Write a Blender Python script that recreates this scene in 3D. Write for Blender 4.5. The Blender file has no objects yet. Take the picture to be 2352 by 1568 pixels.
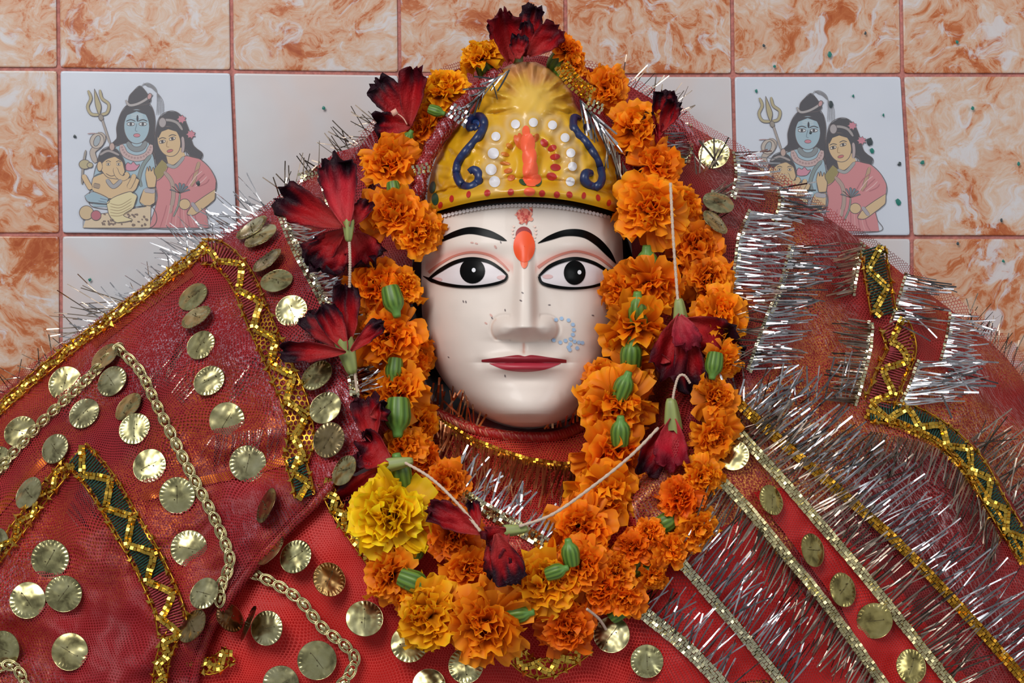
import bpy, math, random
import numpy as np
from mathutils import Vector, Matrix, noise as mnoise
from mathutils.geometry import tessellate_polygon

random.seed(7); np.random.seed(7)
scene = bpy.context.scene
C = scene.collection
PI = math.pi

# ------------------------------------------------------------------ camera, world, light
D = 1.5            # camera distance to the plane Y = 0 (metres)
S0 = 0.00034       # metres per photo pixel on that plane
Z0 = 1.2           # height of the optical axis above the floor
cam_d = bpy.data.cameras.new('camera'); cam = bpy.data.objects.new('camera', cam_d); C.objects.link(cam)
cam.location = (0, -D, Z0); cam.rotation_euler = (PI/2, 0, 0)
cam_d.sensor_width = 36; cam_d.lens = 36*D/(2352*S0); cam_d.clip_start = 0.05
scene.camera = cam
w = bpy.data.worlds.new('world'); scene.world = w; w.use_nodes = True
w.node_tree.nodes['Background'].inputs['Color'].default_value = (0.93, 0.96, 1.0, 1)
w.node_tree.nodes['Background'].inputs['Strength'].default_value = 0.36
def area(name, loc, target, size, power, col):
    l = bpy.data.lights.new(name, 'AREA'); l.shape = 'RECTANGLE'; l.size = size[0]; l.size_y = size[1]
    l.energy = power; l.color = col
    o = bpy.data.objects.new(name, l); C.objects.link(o); o.location = loc
    o.rotation_euler = (Vector(target)-Vector(loc)).to_track_quat('-Z', 'Y').to_euler()
    return o
area('doorway_daylight', (-1.05, -2.35, Z0+1.7), (0, 0, Z0), (1.4, 1.5), 74, (1.0, 0.985, 0.96))
area('right_fill', (1.9, -2.0, Z0+0.7), (0, 0, Z0), (0.7, 1.0), 12, (0.93, 0.97, 1.0))  # added fill lamp from the right, not a real window
scene.view_settings.view_transform = 'Standard'
scene.view_settings.look = 'None'
scene.view_settings.exposure = -0.10
scene.view_settings.gamma = 1.0
scene.view_settings.use_curve_mapping = False

# ------------------------------------------------------------------ helpers
def W(px, py, Y):
    """photo pixel + depth -> world point"""
    k = S0*(D+Y)/D
    return ((px-1176)*k, Y, (784-py)*k+Z0)
def Wn(px, py, Y):
    px, py, Y = np.broadcast_arrays(np.asarray(px, float), np.asarray(py, float), np.asarray(Y, float))
    k = S0*(D+Y)/D
    return np.stack([(px-1176)*k, Y, (784-py)*k+Z0], -1)
def lin(c):
    return tuple(((v/255)/12.92 if v/255 <= 0.04045 else ((v/255+0.055)/1.055)**2.4) for v in c)
def rgba(c): return (*lin(c), 1.0)
def sstep(a, b, x):
    t = np.clip((np.asarray(x, float)-a)/(b-a), 0, 1); return t*t*(3-2*t)
def resample(pts, n, smooth=True):
    p = np.array(pts, float)
    if smooth and len(p) > 2:
        q = []
        for i in range(len(p)-1):
            p0 = p[max(i-1, 0)]; p1 = p[i]; p2 = p[i+1]; p3 = p[min(i+2, len(p)-1)]
            for t in np.linspace(0, 1, 12, endpoint=False):
                q.append(0.5*((2*p1)+(-p0+p2)*t+(2*p0-5*p1+4*p2-p3)*t*t+(-p0+3*p1-3*p2+p3)*t**3))
        q.append(p[-1]); p = np.array(q)
    s = np.r_[0, np.cumsum(np.linalg.norm(np.diff(p, axis=0), axis=1))]
    u = np.linspace(0, s[-1], n)
    return np.stack([np.interp(u, s, p[:, k]) for k in range(p.shape[1])], -1)
def plen(pts):
    p = resample(pts, 60); return float(np.sum(np.linalg.norm(np.diff(p, axis=0), axis=1)))
def nz(a, b, c=0.0): return mnoise.noise((a, b, c))
def nzv(px, py, sc, seed=0.0):
    f = np.vectorize(lambda a, b: mnoise.noise((a/sc, b/sc, seed))); return f(px, py)

class MB:
    """collects vertices / faces / vertex colours for ONE mesh"""
    def __init__(self): self.v = []; self.f = []; self.c = []; self.n = 0
    def add(self, verts, faces, col=None):
        verts = np.asarray(verts, float).reshape(-1, 3)
        self.v.append(verts); b = self.n
        for f in faces: self.f.append([i+b for i in f])
        if col is None: col = np.ones((len(verts), 3))
        col = np.asarray(col, float)
        if col.ndim == 1: col = np.tile(col, (len(verts), 1))
        self.c.append(col.reshape(-1, 3)); self.n += len(verts)
        return b
    def grid(self, P, col=None, wrap=False):
        n, m = P.shape[:2]; f = []
        for i in range(n-1):
            for j in range(m if wrap else m-1):
                j2 = (j+1) % m
                f.append((i*m+j, i*m+j2, (i+1)*m+j2, (i+1)*m+j))
        return self.add(P.reshape(-1, 3), f, None if col is None else np.asarray(col).reshape(-1, 3))
    def tube(self, pts, r, sides=6, col=None, caps=True):
        pts = np.asarray(pts, float); n = len(pts)
        r = np.broadcast_to(np.asarray(r, float), (n,))
        T = np.gradient(pts, axis=0); T /= np.linalg.norm(T, axis=1)[:, None]+1e-12
        P = np.zeros((n, sides, 3))
        up = np.array([0.0, -1.0, 0.05])
        for i in range(n):
            a = np.cross(T[i], up); a /= np.linalg.norm(a)+1e-9; b = np.cross(a, T[i])
            for j in range(sides):
                t = 2*PI*j/sides; P[i, j] = pts[i]+r[i]*(math.cos(t)*a+math.sin(t)*b)
        c = None if col is None else np.tile(np.asarray(col, float), (n*sides, 1))
        b0 = self.grid(P, c, wrap=True)
        if caps:
            self.f.append([b0+j for j in range(sides)][::-1]); self.f.append([b0+(n-1)*sides+j for j in range(sides)])
    def box(self, c, ex, ey, ez, col=None):
        c = np.asarray(c, float); v = []
        for sx in (-1, 1):
            for sy in (-1, 1):
                for sz in (-1, 1): v.append(c+sx*ex+sy*ey+sz*ez)
        self.add(v, [(0, 1, 3, 2), (4, 6, 7, 5), (0, 4, 5, 1), (2, 3, 7, 6), (0, 2, 6, 4), (1, 5, 7, 3)], col)
    def mesh(self, name, mat, smooth=True):
        me = bpy.data.meshes.new(name)
        v = np.concatenate(self.v) if self.v else np.zeros((0, 3))
        me.from_pydata(v.tolist(), [], self.f)
        a = me.color_attributes.new('Col', 'FLOAT_COLOR', 'POINT')
        c = np.concatenate(self.c) if self.c else np.zeros((0, 3))
        a.data.foreach_set('color', np.c_[c, np.ones(len(c))].astype(np.float32).ravel())
        for m in (mat if isinstance(mat, (list, tuple)) else [mat]): me.materials.append(m)
        me.polygons.foreach_set('use_smooth', [smooth]*len(me.polygons))
        me.update(); return me
    def build(self, name, mat, parent=None, smooth=True):
        return link(name, self.mesh(name, mat, smooth), parent)
def link(name, me, parent=None, mw=None):
    o = bpy.data.objects.new(name, me); C.objects.link(o)
    if parent is not None:
        o.parent = parent; o.matrix_parent_inverse = WM[parent.name].inverted()
    if mw is not None: o.matrix_basis = mw
    WM[o.name] = mw.copy() if mw is not None else Matrix.Identity(4)
    return o
WM = {}
def empty(name, loc):
    o = bpy.data.objects.new(name, None); C.objects.link(o); o.location = loc; o.empty_display_size = 0.03
    WM[o.name] = Matrix.Translation(loc); return o
def tag(o, label=None, cat=None, group=None, kind=None):
    if label: o['label'] = label
    if cat: o['category'] = cat
    if group: o['group'] = group
    if kind: o['kind'] = kind
    return o

# ------------------------------------------------------------------ materials
def newmat(name):
    m = bpy.data.materials.new(name); m.use_nodes = True
    nt = m.node_tree; return m, nt, nt.nodes['Principled BSDF'], nt.nodes['Material Output']
def N(nt, typ, **kw):
    n = nt.nodes.new(typ)
    for k, v in kw.items(): setattr(n, k, v)
    return n
def math_n(nt, op, a, b=None, c=None):
    n = N(nt, 'ShaderNodeMath', operation=op)
    for i, v in enumerate((a, b, c)):
        if v is None: continue
        if isinstance(v, (int, float)): n.inputs[i].default_value = v
        else: nt.links.new(v, n.inputs[i])
    return n.outputs[0]
def mix_n(nt, fac, a, b, mode='MIX'):
    n = N(nt, 'ShaderNodeMix', data_type='RGBA', blend_type=mode)
    for i, v in ((0, fac), (6, a), (7, b)):
        if isinstance(v, (int, float)): n.inputs[i].default_value = v
        elif isinstance(v, tuple): n.inputs[i].default_value = v if len(v) == 4 else (*v, 1)
        else: nt.links.new(v, n.inputs[i])
    return n.outputs[2]
def noise_n(nt, vec, scale, detail=4, rough=0.55, dist=0.0):
    n = N(nt, 'ShaderNodeTexNoise'); n.inputs['Scale'].default_value = scale
    n.inputs['Detail'].default_value = detail; n.inputs['Roughness'].default_value = rough
    n.inputs['Distortion'].default_value = dist
    if vec is not None: nt.links.new(vec, n.inputs['Vector'])
    return n
def ramp_n(nt, fac, stops):
    r = N(nt, 'ShaderNodeValToRGB'); e = r.color_ramp.elements
    while len(e) < len(stops): e.new(0.5)
    for el, (p, c) in zip(e, stops): el.position = p; el.color = c if len(c) == 4 else (*c, 1)
    nt.links.new(fac, r.inputs[0]); return r.outputs[0]
def objc(nt): return N(nt, 'ShaderNodeTexCoord').outputs['Object']
def bump_n(nt, h, strength, dist=0.002):
    b = N(nt, 'ShaderNodeBump'); b.inputs['Strength'].default_value = strength; b.inputs['Distance'].default_value = dist
    nt.links.new(h, b.inputs['Height']); return b.outputs[0]

def mat_plain(name, col, rough=0.5, metal=0.0, bump=0.0, bscale=300, var=0.12, coat=0.0, spec=0.5):
    m, nt, p, o = newmat(name)
    oc = objc(nt); n = noise_n(nt, oc, bscale, 3)
    c = lin(col); d = tuple(v*(1-var) for v in c); l = tuple(min(1, v*(1+var)) for v in c)
    nt.links.new(ramp_n(nt, n.outputs['Fac'], [(0.3, d), (0.7, l)]), p.inputs['Base Color'])
    p.inputs['Roughness'].default_value = rough; p.inputs['Metallic'].default_value = metal
    p.inputs['Coat Weight'].default_value = coat; p.inputs['Specular IOR Level'].default_value = spec
    if bump: nt.links.new(bump_n(nt, n.outputs['Fac'], bump), p.inputs['Normal'])
    return m
def mat_vcol(name, rough=0.5, translucent=0.0, metal=0.0, objcol=False, spec=0.5, bump=0.0, bscale=400, coat=0.0):
    m, nt, p, o = newmat(name)
    a = N(nt, 'ShaderNodeAttribute', attribute_name='Col')
    col = a.outputs['Color']
    if objcol:
        oi = N(nt, 'ShaderNodeObjectInfo'); col = mix_n(nt, 1.0, col, oi.outputs['Color'], 'MULTIPLY')
    nt.links.new(col, p.inputs['Base Color'])
    p.inputs['Roughness'].default_value = rough; p.inputs['Metallic'].default_value = metal
    p.inputs['Specular IOR Level'].default_value = spec; p.inputs['Coat Weight'].default_value = coat
    if bump: nt.links.new(bump_n(nt, noise_n(nt, objc(nt), bscale, 3).outputs['Fac'], bump), p.inputs['Normal'])
    if translucent:
        t = N(nt, 'ShaderNodeBsdfTranslucent'); nt.links.new(col, t.inputs['Color'])
        x = N(nt, 'ShaderNodeMixShader'); x.inputs[0].default_value = translucent
        nt.links.new(p.outputs[0], x.inputs[1]); nt.links.new(t.outputs[0], x.inputs[2]); nt.links.new(x.outputs[0], o.inputs['Surface'])
    return m
def hex_line(nt, vec, pitch, wid):
    """1 on the threads of a hexagonal net, 0 in its holes; net in the XZ plane"""
    s = N(nt, 'ShaderNodeSeparateXYZ'); nt.links.new(vec, s.inputs[0])
    cx = N(nt, 'ShaderNodeCombineXYZ'); nt.links.new(s.outputs[0], cx.inputs[0]); nt.links.new(s.outputs[2], cx.inputs[1])
    sc = N(nt, 'ShaderNodeVectorMath', operation='SCALE'); nt.links.new(cx.outputs[0], sc.inputs[0]); sc.inputs['Scale'].default_value = 1.0/pitch
    def cell(off):
        a = N(nt, 'ShaderNodeVectorMath', operation='ADD'); nt.links.new(sc.outputs[0], a.inputs[0]); a.inputs[1].default_value = (50+off[0], 86.6025404*1+off[1], 0.5)
        mo = N(nt, 'ShaderNodeVectorMath', operation='MODULO'); nt.links.new(a.outputs[0], mo.inputs[0]); mo.inputs[1].default_value = (1, 1.7320508, 1)
        ab = N(nt, 'ShaderNodeVectorMath', operation='MODULO'); nt.links.new(mo.outputs[0], ab.inputs[0]); ab.inputs[1].default_value = (1, 1.7320508, 1)
        ad = N(nt, 'ShaderNodeVectorMath', operation='ADD'); nt.links.new(mo.outputs[0], ad.inputs[0]); ad.inputs[1].default_value = (1, 1.7320508, 1)
        m2 = N(nt, 'ShaderNodeVectorMath', operation='MODULO'); nt.links.new(ad.outputs[0], m2.inputs[0]); m2.inputs[1].default_value = (1, 1.7320508, 1)
        su = N(nt, 'ShaderNodeVectorMath', operation='SUBTRACT'); nt.links.new(m2.outputs[0], su.inputs[0]); su.inputs[1].default_value = (0.5, 0.8660254, 0)
        av = N(nt, 'ShaderNodeVectorMath', operation='ABSOLUTE'); nt.links.new(su.outputs[0], av.inputs[0])
        q = N(nt, 'ShaderNodeSeparateXYZ'); nt.links.new(av.outputs[0], q.inputs[0])
        d = math_n(nt, 'ADD', math_n(nt, 'MULTIPLY', q.outputs[0], 0.5), math_n(nt, 'MULTIPLY', q.outputs[1], 0.8660254))
        return math_n(nt, 'MAXIMUM', d, q.outputs[0])
    h = math_n(nt, 'MINIMUM', cell((0, 0)), cell((0.5, 0.8660254)))
    return math_n(nt, 'GREATER_THAN', h, 0.5-wid)

def mat_net(name, thread, pitch, wid, rough=0.4, haze=0.0, metal=0.0):
    m, nt, p, o = newmat(name)
    oc = objc(nt)
    nd = noise_n(nt, oc, 9, 2); off = N(nt, 'ShaderNodeVectorMath', operation='SCALE'); nt.links.new(nd.outputs['Color'], off.inputs[0]); off.inputs['Scale'].default_value = 0.05
    ad = N(nt, 'ShaderNodeVectorMath', operation='ADD'); nt.links.new(oc, ad.inputs[0]); nt.links.new(off.outputs[0], ad.inputs[1])
    ln = hex_line(nt, ad.outputs[0], pitch, wid)
    n2 = noise_n(nt, oc, 25, 2)
    p.inputs['Roughness'].default_value = rough; p.inputs['Metallic'].default_value = metal; p.inputs['Specular IOR Level'].default_value = 0.25
    c = lin(thread)
    nt.links.new(ramp_n(nt, n2.outputs['Fac'], [(0.3, tuple(v*0.7 for v in c)), (0.7, tuple(min(1, v*1.25) for v in c))]), p.inputs['Base Color'])
    nt.links.new(math_n(nt, 'MAXIMUM', ln, haze), p.inputs['Alpha'])
    return m

def mat_cloth(name, base, dark, glint, glint_amt, weave=900, rough=0.45, sheen=0.3, gold=None, gold_amt=0.0, gold_at=0.53):
    """woven red fabric; 'glint' are metallic foil threads woven in patches"""
    m, nt, p, o = newmat(name)
    oc = objc(nt)
    n1 = noise_n(nt, oc, 7, 4, 0.6, 0.6)
    col = ramp_n(nt, n1.outputs['Fac'], [(0.32, lin(dark)), (0.68, lin(base))])
    n2 = noise_n(nt, oc, 5, 3, 0.5, 0.8)
    mp = N(nt, 'ShaderNodeMapping'); nt.links.new(oc, mp.inputs[0]); mp.inputs['Scale'].default_value = (1, 1, 1); mp.inputs['Rotation'].default_value = (0, 0.45, 0)
    mp2 = N(nt, 'ShaderNodeMapping'); nt.links.new(mp.outputs[0], mp2.inputs[0]); mp2.inputs['Scale'].default_value = (1, 1, 0.16)
    n3 = noise_n(nt, mp2.outputs[0], 560, 1)
    patch = math_n(nt, 'MULTIPLY', ramp_n(nt, n2.outputs['Fac'], [(0.48, (0, 0, 0)), (0.62, (1, 1, 1))]), ramp_n(nt, n3.outputs['Fac'], [(0.52, (0, 0, 0)), (0.60, (1, 1, 1))]))
    gm = math_n(nt, 'MULTIPLY', patch, glint_amt)
    c2 = mix_n(nt, gm, col, rgba(glint)); met = gm
    if gold:
        n4 = noise_n(nt, mp.outputs[0], 3.2, 3, 0.5, 1.2); n5 = noise_n(nt, oc, 700, 1)
        pg = math_n(nt, 'MULTIPLY', ramp_n(nt, n4.outputs['Fac'], [(gold_at, (0, 0, 0)), (gold_at+0.1, (1, 1, 1))]), ramp_n(nt, n5.outputs['Fac'], [(0.46, (0, 0, 0)), (0.56, (1, 1, 1))]))
        pg = math_n(nt, 'MULTIPLY', pg, gold_amt)
        c2 = mix_n(nt, pg, c2, rgba(gold)); met = math_n(nt, 'MAXIMUM', gm, pg)
    nt.links.new(c2, p.inputs['Base Color']); nt.links.new(met, p.inputs['Metallic'])
    p.inputs['Roughness'].default_value = rough
    p.inputs['Sheen Weight'].default_value = sheen*0.2; p.inputs['Specular IOR Level'].default_value = 0.3; p.inputs['Sheen Tint'].default_value = rgba((255, 120, 110))
    wv = N(nt, 'ShaderNodeTexWave'); wv.inputs['Scale'].default_value = weave/6; nt.links.new(mp.outputs[0], wv.inputs[0]); wv.inputs['Distortion'].default_value = 2
    nt.links.new(bump_n(nt, math_n(nt, 'ADD', wv.outputs['Fac'], math_n(nt, 'MULTIPLY', n3.outputs['Fac'], 2.0)), 0.35, 0.0006), p.inputs['Normal'])
    return m

def mat_foil(name, col, rough=0.25):
    m, nt, p, o = newmat(name)
    n = noise_n(nt, objc(nt), 90, 3)
    c = lin(col)
    at = N(nt, 'ShaderNodeAttribute', attribute_name='Col')
    nt.links.new(mix_n(nt, 1.0, ramp_n(nt, n.outputs['Fac'], [(0.3, tuple(v*0.6 for v in c)), (0.65, c)]), at.outputs['Color'], 'MULTIPLY'), p.inputs['Base Color'])
    p.inputs['Metallic'].default_value = 1; p.inputs['Roughness'].default_value = rough
    return m

M = {}
M['gold'] = mat_foil('gold foil', (235, 190, 80), 0.22)
M['gold_dull'] = mat_foil('dull gold lace', (205, 150, 50), 0.38)
M['palegold'] = mat_foil('pale gold cord', (225, 212, 160), 0.32)
M['silver'] = mat_foil('silver foil', (240, 240, 242), 0.16)
M['silver_gold'] = mat_foil('silver gilt foil', (238, 230, 190), 0.2)
M['tinsel'] = mat_foil('tinsel strands', (232, 230, 234), 0.2)
M['tinsel_warm'] = mat_foil('warm tinsel strands', (196, 176, 158), 0.28)
M['tinsel_copper'] = mat_foil('copper tinsel strands', (240, 172, 124), 0.28)
M['net_wine'] = mat_net('wine net', (152, 36, 46), 0.0021, 0.12, 0.5)
M['net_wine2'] = mat_net('wine tulle', (158, 46, 48), 0.0022, 0.085, 0.5)
M['net_fine'] = mat_net('fine red net', (205, 58, 52), 0.0021, 0.10, 0.5)
M['net_gold'] = mat_net('gold lace net', (205, 150, 50), 0.0042, 0.12, 0.35, metal=1.0)
M['cloth_left'] = mat_cloth('wine shot cloth', (164, 26, 24), (92, 8, 16), (230, 205, 220), 0.75, gold=(238, 136, 46), gold_amt=0.7, gold_at=0.5)  # gold patches put satin highlights into the cloth colour
M['cloth_right'] = mat_cloth('rust shot cloth', (150, 28, 22), (78, 10, 16), (235, 205, 205), 0.7, gold=(244, 172, 84), gold_amt=0.9, gold_at=0.48)  # bright gold highlights of the folds also sit in the gold patches
M['robe'] = mat_cloth('bright red cloth', (216, 36, 28), (190, 22, 20), (230, 90, 90), 0.0, rough=0.5, sheen=0.25)
M['scarf'] = mat_cloth('red brocade scarf', (186, 40, 30), (136, 20, 20), (240, 190, 150), 0.5, gold=(235, 150, 60), gold_amt=0.85)
M['green_yarn'] = mat_plain('dark green yarn', (14, 62, 52), 0.8, bump=0.6, bscale=700)
M['pink_yarn'] = mat_plain('rose yarn', (150, 52, 60), 0.8, bump=0.6, bscale=700)
M['grout'] = mat_plain('grout', (176, 112, 104), 0.9, bump=0.5, bscale=260, var=0.25)
M['thread'] = mat_plain('cotton thread', (205, 180, 160), 0.85, bump=0.5, bscale=900)
M['hair'] = mat_plain('black hair paint', (16, 14, 15), 0.35)
M['black'] = mat_plain('black enamel', (7, 7, 8), 0.3, spec=0.10)
M['vcol'] = mat_vcol('enamel paint colours', 0.42)
M['print'] = mat_vcol('ceramic print', 0.25, coat=0.4)
M['petal'] = mat_vcol('marigold petals', 0.55, 0.33, objcol=True, spec=0.25)
M['hib'] = mat_vcol('hibiscus petals', 0.5, 0.18, spec=0.18, bump=0.5, bscale=500)
M['calyx'] = mat_vcol('green calyx', 0.45, 0.05)
M['skin'] = mat_vcol('cream enamel', 0.44, coat=0.08, bump=0.04, bscale=120, spec=0.4)
M['crown'] = mat_vcol('crown paint', 0.36, coat=0.3, bump=0.12, bscale=160)

# sequin metal: slightly tarnished brass
m, nt, p, o = newmat('brass sequin'); oi = N(nt, 'ShaderNodeObjectInfo')
sc = N(nt, 'ShaderNodeVectorMath', operation='SCALE'); sc.inputs[0].default_value = (37, 11, 53); nt.links.new(oi.outputs['Random'], sc.inputs['Scale'])
ad = N(nt, 'ShaderNodeVectorMath', operation='ADD'); nt.links.new(objc(nt), ad.inputs[0]); nt.links.new(sc.outputs[0], ad.inputs[1])
sn = noise_n(nt, ad.outputs[0], 1.3, 4, 0.55, 0.4)
nt.links.new(mix_n(nt, 1.0, ramp_n(nt, sn.outputs['Fac'], [(0.32, lin((120, 112, 82))), (0.5, lin((186, 178, 132))), (0.7, lin((206, 200, 158)))]), oi.outputs['Color'], 'MULTIPLY'), p.inputs['Base Color'])
p.inputs['Metallic'].default_value = 1; p.inputs['Roughness'].default_value = 0.27
nt.links.new(bump_n(nt, noise_n(nt, ad.outputs[0], 1.2, 1).outputs['Fac'], 0.16, 0.012), p.inputs['Normal'])
M['sequin'] = m
# tiles
def tile_mat(kind):
    m, nt, p, o = newmat(kind+' tile')
    oc = objc(nt); oi = N(nt, 'ShaderNodeObjectInfo')
    sc = N(nt, 'ShaderNodeVectorMath', operation='SCALE'); sc.inputs[0].default_value = (37, 11, 53); nt.links.new(oi.outputs['Random'], sc.inputs['Scale'])
    ad = N(nt, 'ShaderNodeVectorMath', operation='ADD'); nt.links.new(oc, ad.inputs[0]); nt.links.new(sc.outputs[0], ad.inputs[1])
    v = ad.outputs[0]
    if kind == 'marble':
        wn = noise_n(nt, v, 9, 3, 0.6, 0.0)
        ws = N(nt, 'ShaderNodeVectorMath', operation='SCALE'); nt.links.new(wn.outputs['Color'], ws.inputs[0]); ws.inputs['Scale'].default_value = 0.13
        wa = N(nt, 'ShaderNodeVectorMath', operation='ADD'); nt.links.new(v, wa.inputs[0]); nt.links.new(ws.outputs[0], wa.inputs[1])
        n1 = noise_n(nt, wa.outputs[0], 20, 8, 0.68, 1.1)
        n2 = noise_n(nt, wa.outputs[0], 75, 8, 0.70, 1.4)
        n3 = noise_n(nt, wa.outputs[0], 26, 6, 0.66, 1.3)
        n4 = noise_n(nt, v, 11, 2, 0.5, 0.4)
        f = math_n(nt, 'ADD', math_n(nt, 'ADD', math_n(nt, 'MULTIPLY', n1.outputs['Fac'], 0.50), math_n(nt, 'MULTIPLY', n2.outputs['Fac'], 0.28)), math_n(nt, 'MULTIPLY', n4.outputs['Fac'], 0.22))
        c = ramp_n(nt, f, [(0.385, lin((158, 74, 36))), (0.445, lin((180, 104, 62))), (0.48, lin((196, 148, 118))), (0.54, lin((200, 172, 152))), (0.61, lin((202, 192, 188)))])
        c = mix_n(nt, math_n(nt, 'MULTIPLY', ramp_n(nt, n3.outputs['Fac'], [(0.55, (0, 0, 0)), (0.63, (1, 1, 1))]), 0.8), c, rgba((200, 197, 200)))
    elif kind == 'plain':
        n1 = noise_n(nt, v, 10, 3, 0.5, 0.5)
        c = ramp_n(nt, n1.outputs['Fac'], [(0.3, lin((202, 186, 182))), (0.5, lin((197, 192, 194))), (0.72, lin((198, 200, 204)))])
    else:
        n1 = noise_n(nt, v, 14, 2); c = ramp_n(nt, n1.outputs['Fac'], [(0.3, lin((194, 199, 210))), (0.7, lin((200, 204, 214)))])
    nt.links.new(c, p.inputs['Base Color']); p.inputs['Roughness'].default_value = 0.3; p.inputs['Specular IOR Level'].default_value = 0.32
    nt.links.new(bump_n(nt, noise_n(nt, v, 22, 2).outputs['Fac'], 0.12, 0.004), p.inputs['Normal'])
    return m
for k in ('marble', 'plain', 'white'): M[k] = tile_mat(k)

# ------------------------------------------------------------------ the wall
YW = 0.20
mb = MB(); cs = [W(-1040, -620, YW+0.0022), W(3250, -620, YW+0.0022), W(3250, 1760, YW+0.0022), W(-1040, 1760, YW+0.0022)]
cb = [(x, y+0.05, z) for x, y, z in cs]
mb.add(cs+cb, [(0, 3, 2, 1), (4, 5, 6, 7), (0, 1, 5, 4), (1, 2, 6, 5), (2, 3, 7, 6), (3, 0, 4, 7)])
wall = mb.build('wall_back', M['grout'], smooth=False)
tag(wall, 'tiled back wall with marbled brown tiles and mauve grout', kind='structure')
HY = [[-612, -598, -600], [-228, -214, -216], [157, 173, 172], [538, 542, 545], [922, 926, 930], [1306, 1310, 1314], [1690, 1694, 1698]]
VX = [[-1032, -1026, -1018], [-644, -639, -632], [-256, -252, -246], [132, 135, 140], [529, 533, 548], [914, 918, 930], [1297, 1300, 1308], [1679, 1683, 1692], [2066, 2072, 2094], [2452, 2460, 2480], [2840, 2848, 2868], [3228, 3236, 3256]]
def hy(i, x): return float(np.interp(x, [0, 1176, 2352], HY[i]))
def vx(j, y): return float(np.interp(y, [0, 170, 540], VX[j]))
def corner(i, j):
    y = HY[i][1]
    for _ in range(3): x = vx(j, y); y = hy(i, x)
    return np.array([x, y])
kinds = {}
for i in range(6):
    for j in range(11):
        kinds[i, j] = 'marble' if (i <= 1 or j <= 2 or j >= 8) else 'plain'
kinds[2, 3] = kinds[2, 7] = 'white'
tiles = {}
for i in range(6):
    for j in range(11):
        q = [corner(i, j), corner(i, j+1), corner(i+1, j+1), corner(i+1, j)]
        ce = sum(q)/4
        def ins(p, d): return p+np.sign(ce-p)*d
        rng = random.Random(i*31+j)
        tx, tz = rng.uniform(-.0006, .0006), rng.uniform(-.0006, .0006)
        bump = -0.0016 if kinds[i, j] == 'white' else 0.0
        rings = []
        for d, yo in ((4, 0.005), (4, 0.0012), (5.0, 0.0003), (7.5, 0.0)):
            # rounded corners: each corner cut in three points
            ring = []
            for k in range(4):
                p = ins(q[k], d); a = ins(q[k-1], d); b = ins(q[(k+1) % 4], d)
                r = 7
                pa = p+(a-p)/np.linalg.norm(a-p)*r; pb = p+(b-p)/np.linalg.norm(b-p)*r
                ring += [pa, (pa+pb)/2*0.42+p*0.58, pb]
            rings.append([W(c[0], c[1], YW+yo+bump+tx*np.sign(c[0]-ce[0])+tz*np.sign(c[1]-ce[1])) for c in ring])
        mb = MB(); P = np.array(rings)
        b0 = mb.grid(P, wrap=True); mb.f.append([b0+36+k for k in range(12)])
        t = mb.build('tile', M[kinds[i, j]], wall, smooth=False); tiles[i, j] = t
        if kinds[i, j] == 'white': t['label'] = 'white tile printed with a devotional family portrait'
        elif kinds[i, j] == 'plain': t['label'] = 'plain pale pink tile'

# flat print on the two white tiles: polygons and strokes in ink colours
def ell(cx, cy, rx, ry, rot=0, n=20):
    c, s = math.cos(math.radians(rot)), math.sin(math.radians(rot)); o = []
    for k in range(n):
        a = 2*PI*k/n; x, y = rx*math.cos(a), ry*math.sin(a); o.append((cx+x*c-y*s, cy+x*s+y*c))
    return o
INK = []
def poly(pts, col, line=3): INK.append(('p', pts, col, line))
def stroke(pts, wd, col, line=0): INK.append(('s', pts, wd, col, line))
K = (62, 60, 66); SK = (206, 172, 128); BL = (150, 176, 190); PK = (200, 122, 126); GD = (172, 158, 120)
for k in range(5): stroke([(845+k*4, 520-k*6), (885, 497+k*5), (925-k*5+10, 530), (955+8*k-12, 600), (950+10*k-10, 690)], 3, (120, 118, 122))
stroke([(604, 690), (660, 862)], 11, (160, 148, 140), 2)
stroke([(528, 542), (545, 590), (526, 640), (548, 684), (600, 688)], 15, GD, 2.5)
stroke([(599, 538), (612, 590), (652, 625), (642, 676), (600, 688)], 15, GD, 2.5)
poly([(566, 532), (590, 590), (607, 640), (596, 690), (575, 640), (568, 590)], GD)
poly(ell(606, 705, 14, 20, -15), (140, 130, 120))
poly([(668, 862), (700, 830), (700, 760), (725, 680), (760, 632), (810, 610), (880, 610), (915, 650), (930, 720), (926, 800), (940, 880), (945, 985), (900, 900), (700, 870)], K)
poly([(768, 632), (775, 580), (800, 548), (838, 515), (868, 540), (892, 575), (906, 600), (880, 626)], K)
stroke([(755, 600), (775, 630), (820, 625), (870, 600), (915, 566)], 13, (165, 158, 158), 2)
poly(ell(897, 578, 12, 20, 20), (190, 140, 140))
poly([(556, 1090), (585, 980), (690, 885), (750, 860), (890, 855), (925, 960), (940, 1100), (905, 1240), (556, 1240)], BL)
poly(ell(820, 758, 76, 104), BL)
poly([(744, 740), (752, 690), (790, 660), (850, 660), (888, 690), (894, 740), (880, 690), (820, 668), (760, 692)], K, 0)
for y in (688, 698, 708): stroke([(785, y), (820, y-4), (858, y)], 4, (190, 200, 206))
poly(ell(825, 710, 6, 20), (50, 50, 60), 0)
for x in (785, 857):
    stroke([(x-28, 728), (x, 718), (x+28, 728)], 6, K); poly(ell(x, 744, 25, 10), (205, 210, 214)); poly(ell(x, 744, 8, 9), K, 0)
stroke([(822, 740), (812, 782), (826, 788)], 4, (100, 120, 135))
poly(ell(821, 812, 21, 11), (196, 120, 134), 2)
stroke([(765, 852), (790, 886), (822, 896), (856, 884), (876, 848)], 26, (122, 128, 132), 3)
stroke([(728, 868), (752, 925), (820, 950), (886, 925), (908, 868)], 34, (190, 160, 158), 3)
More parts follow.
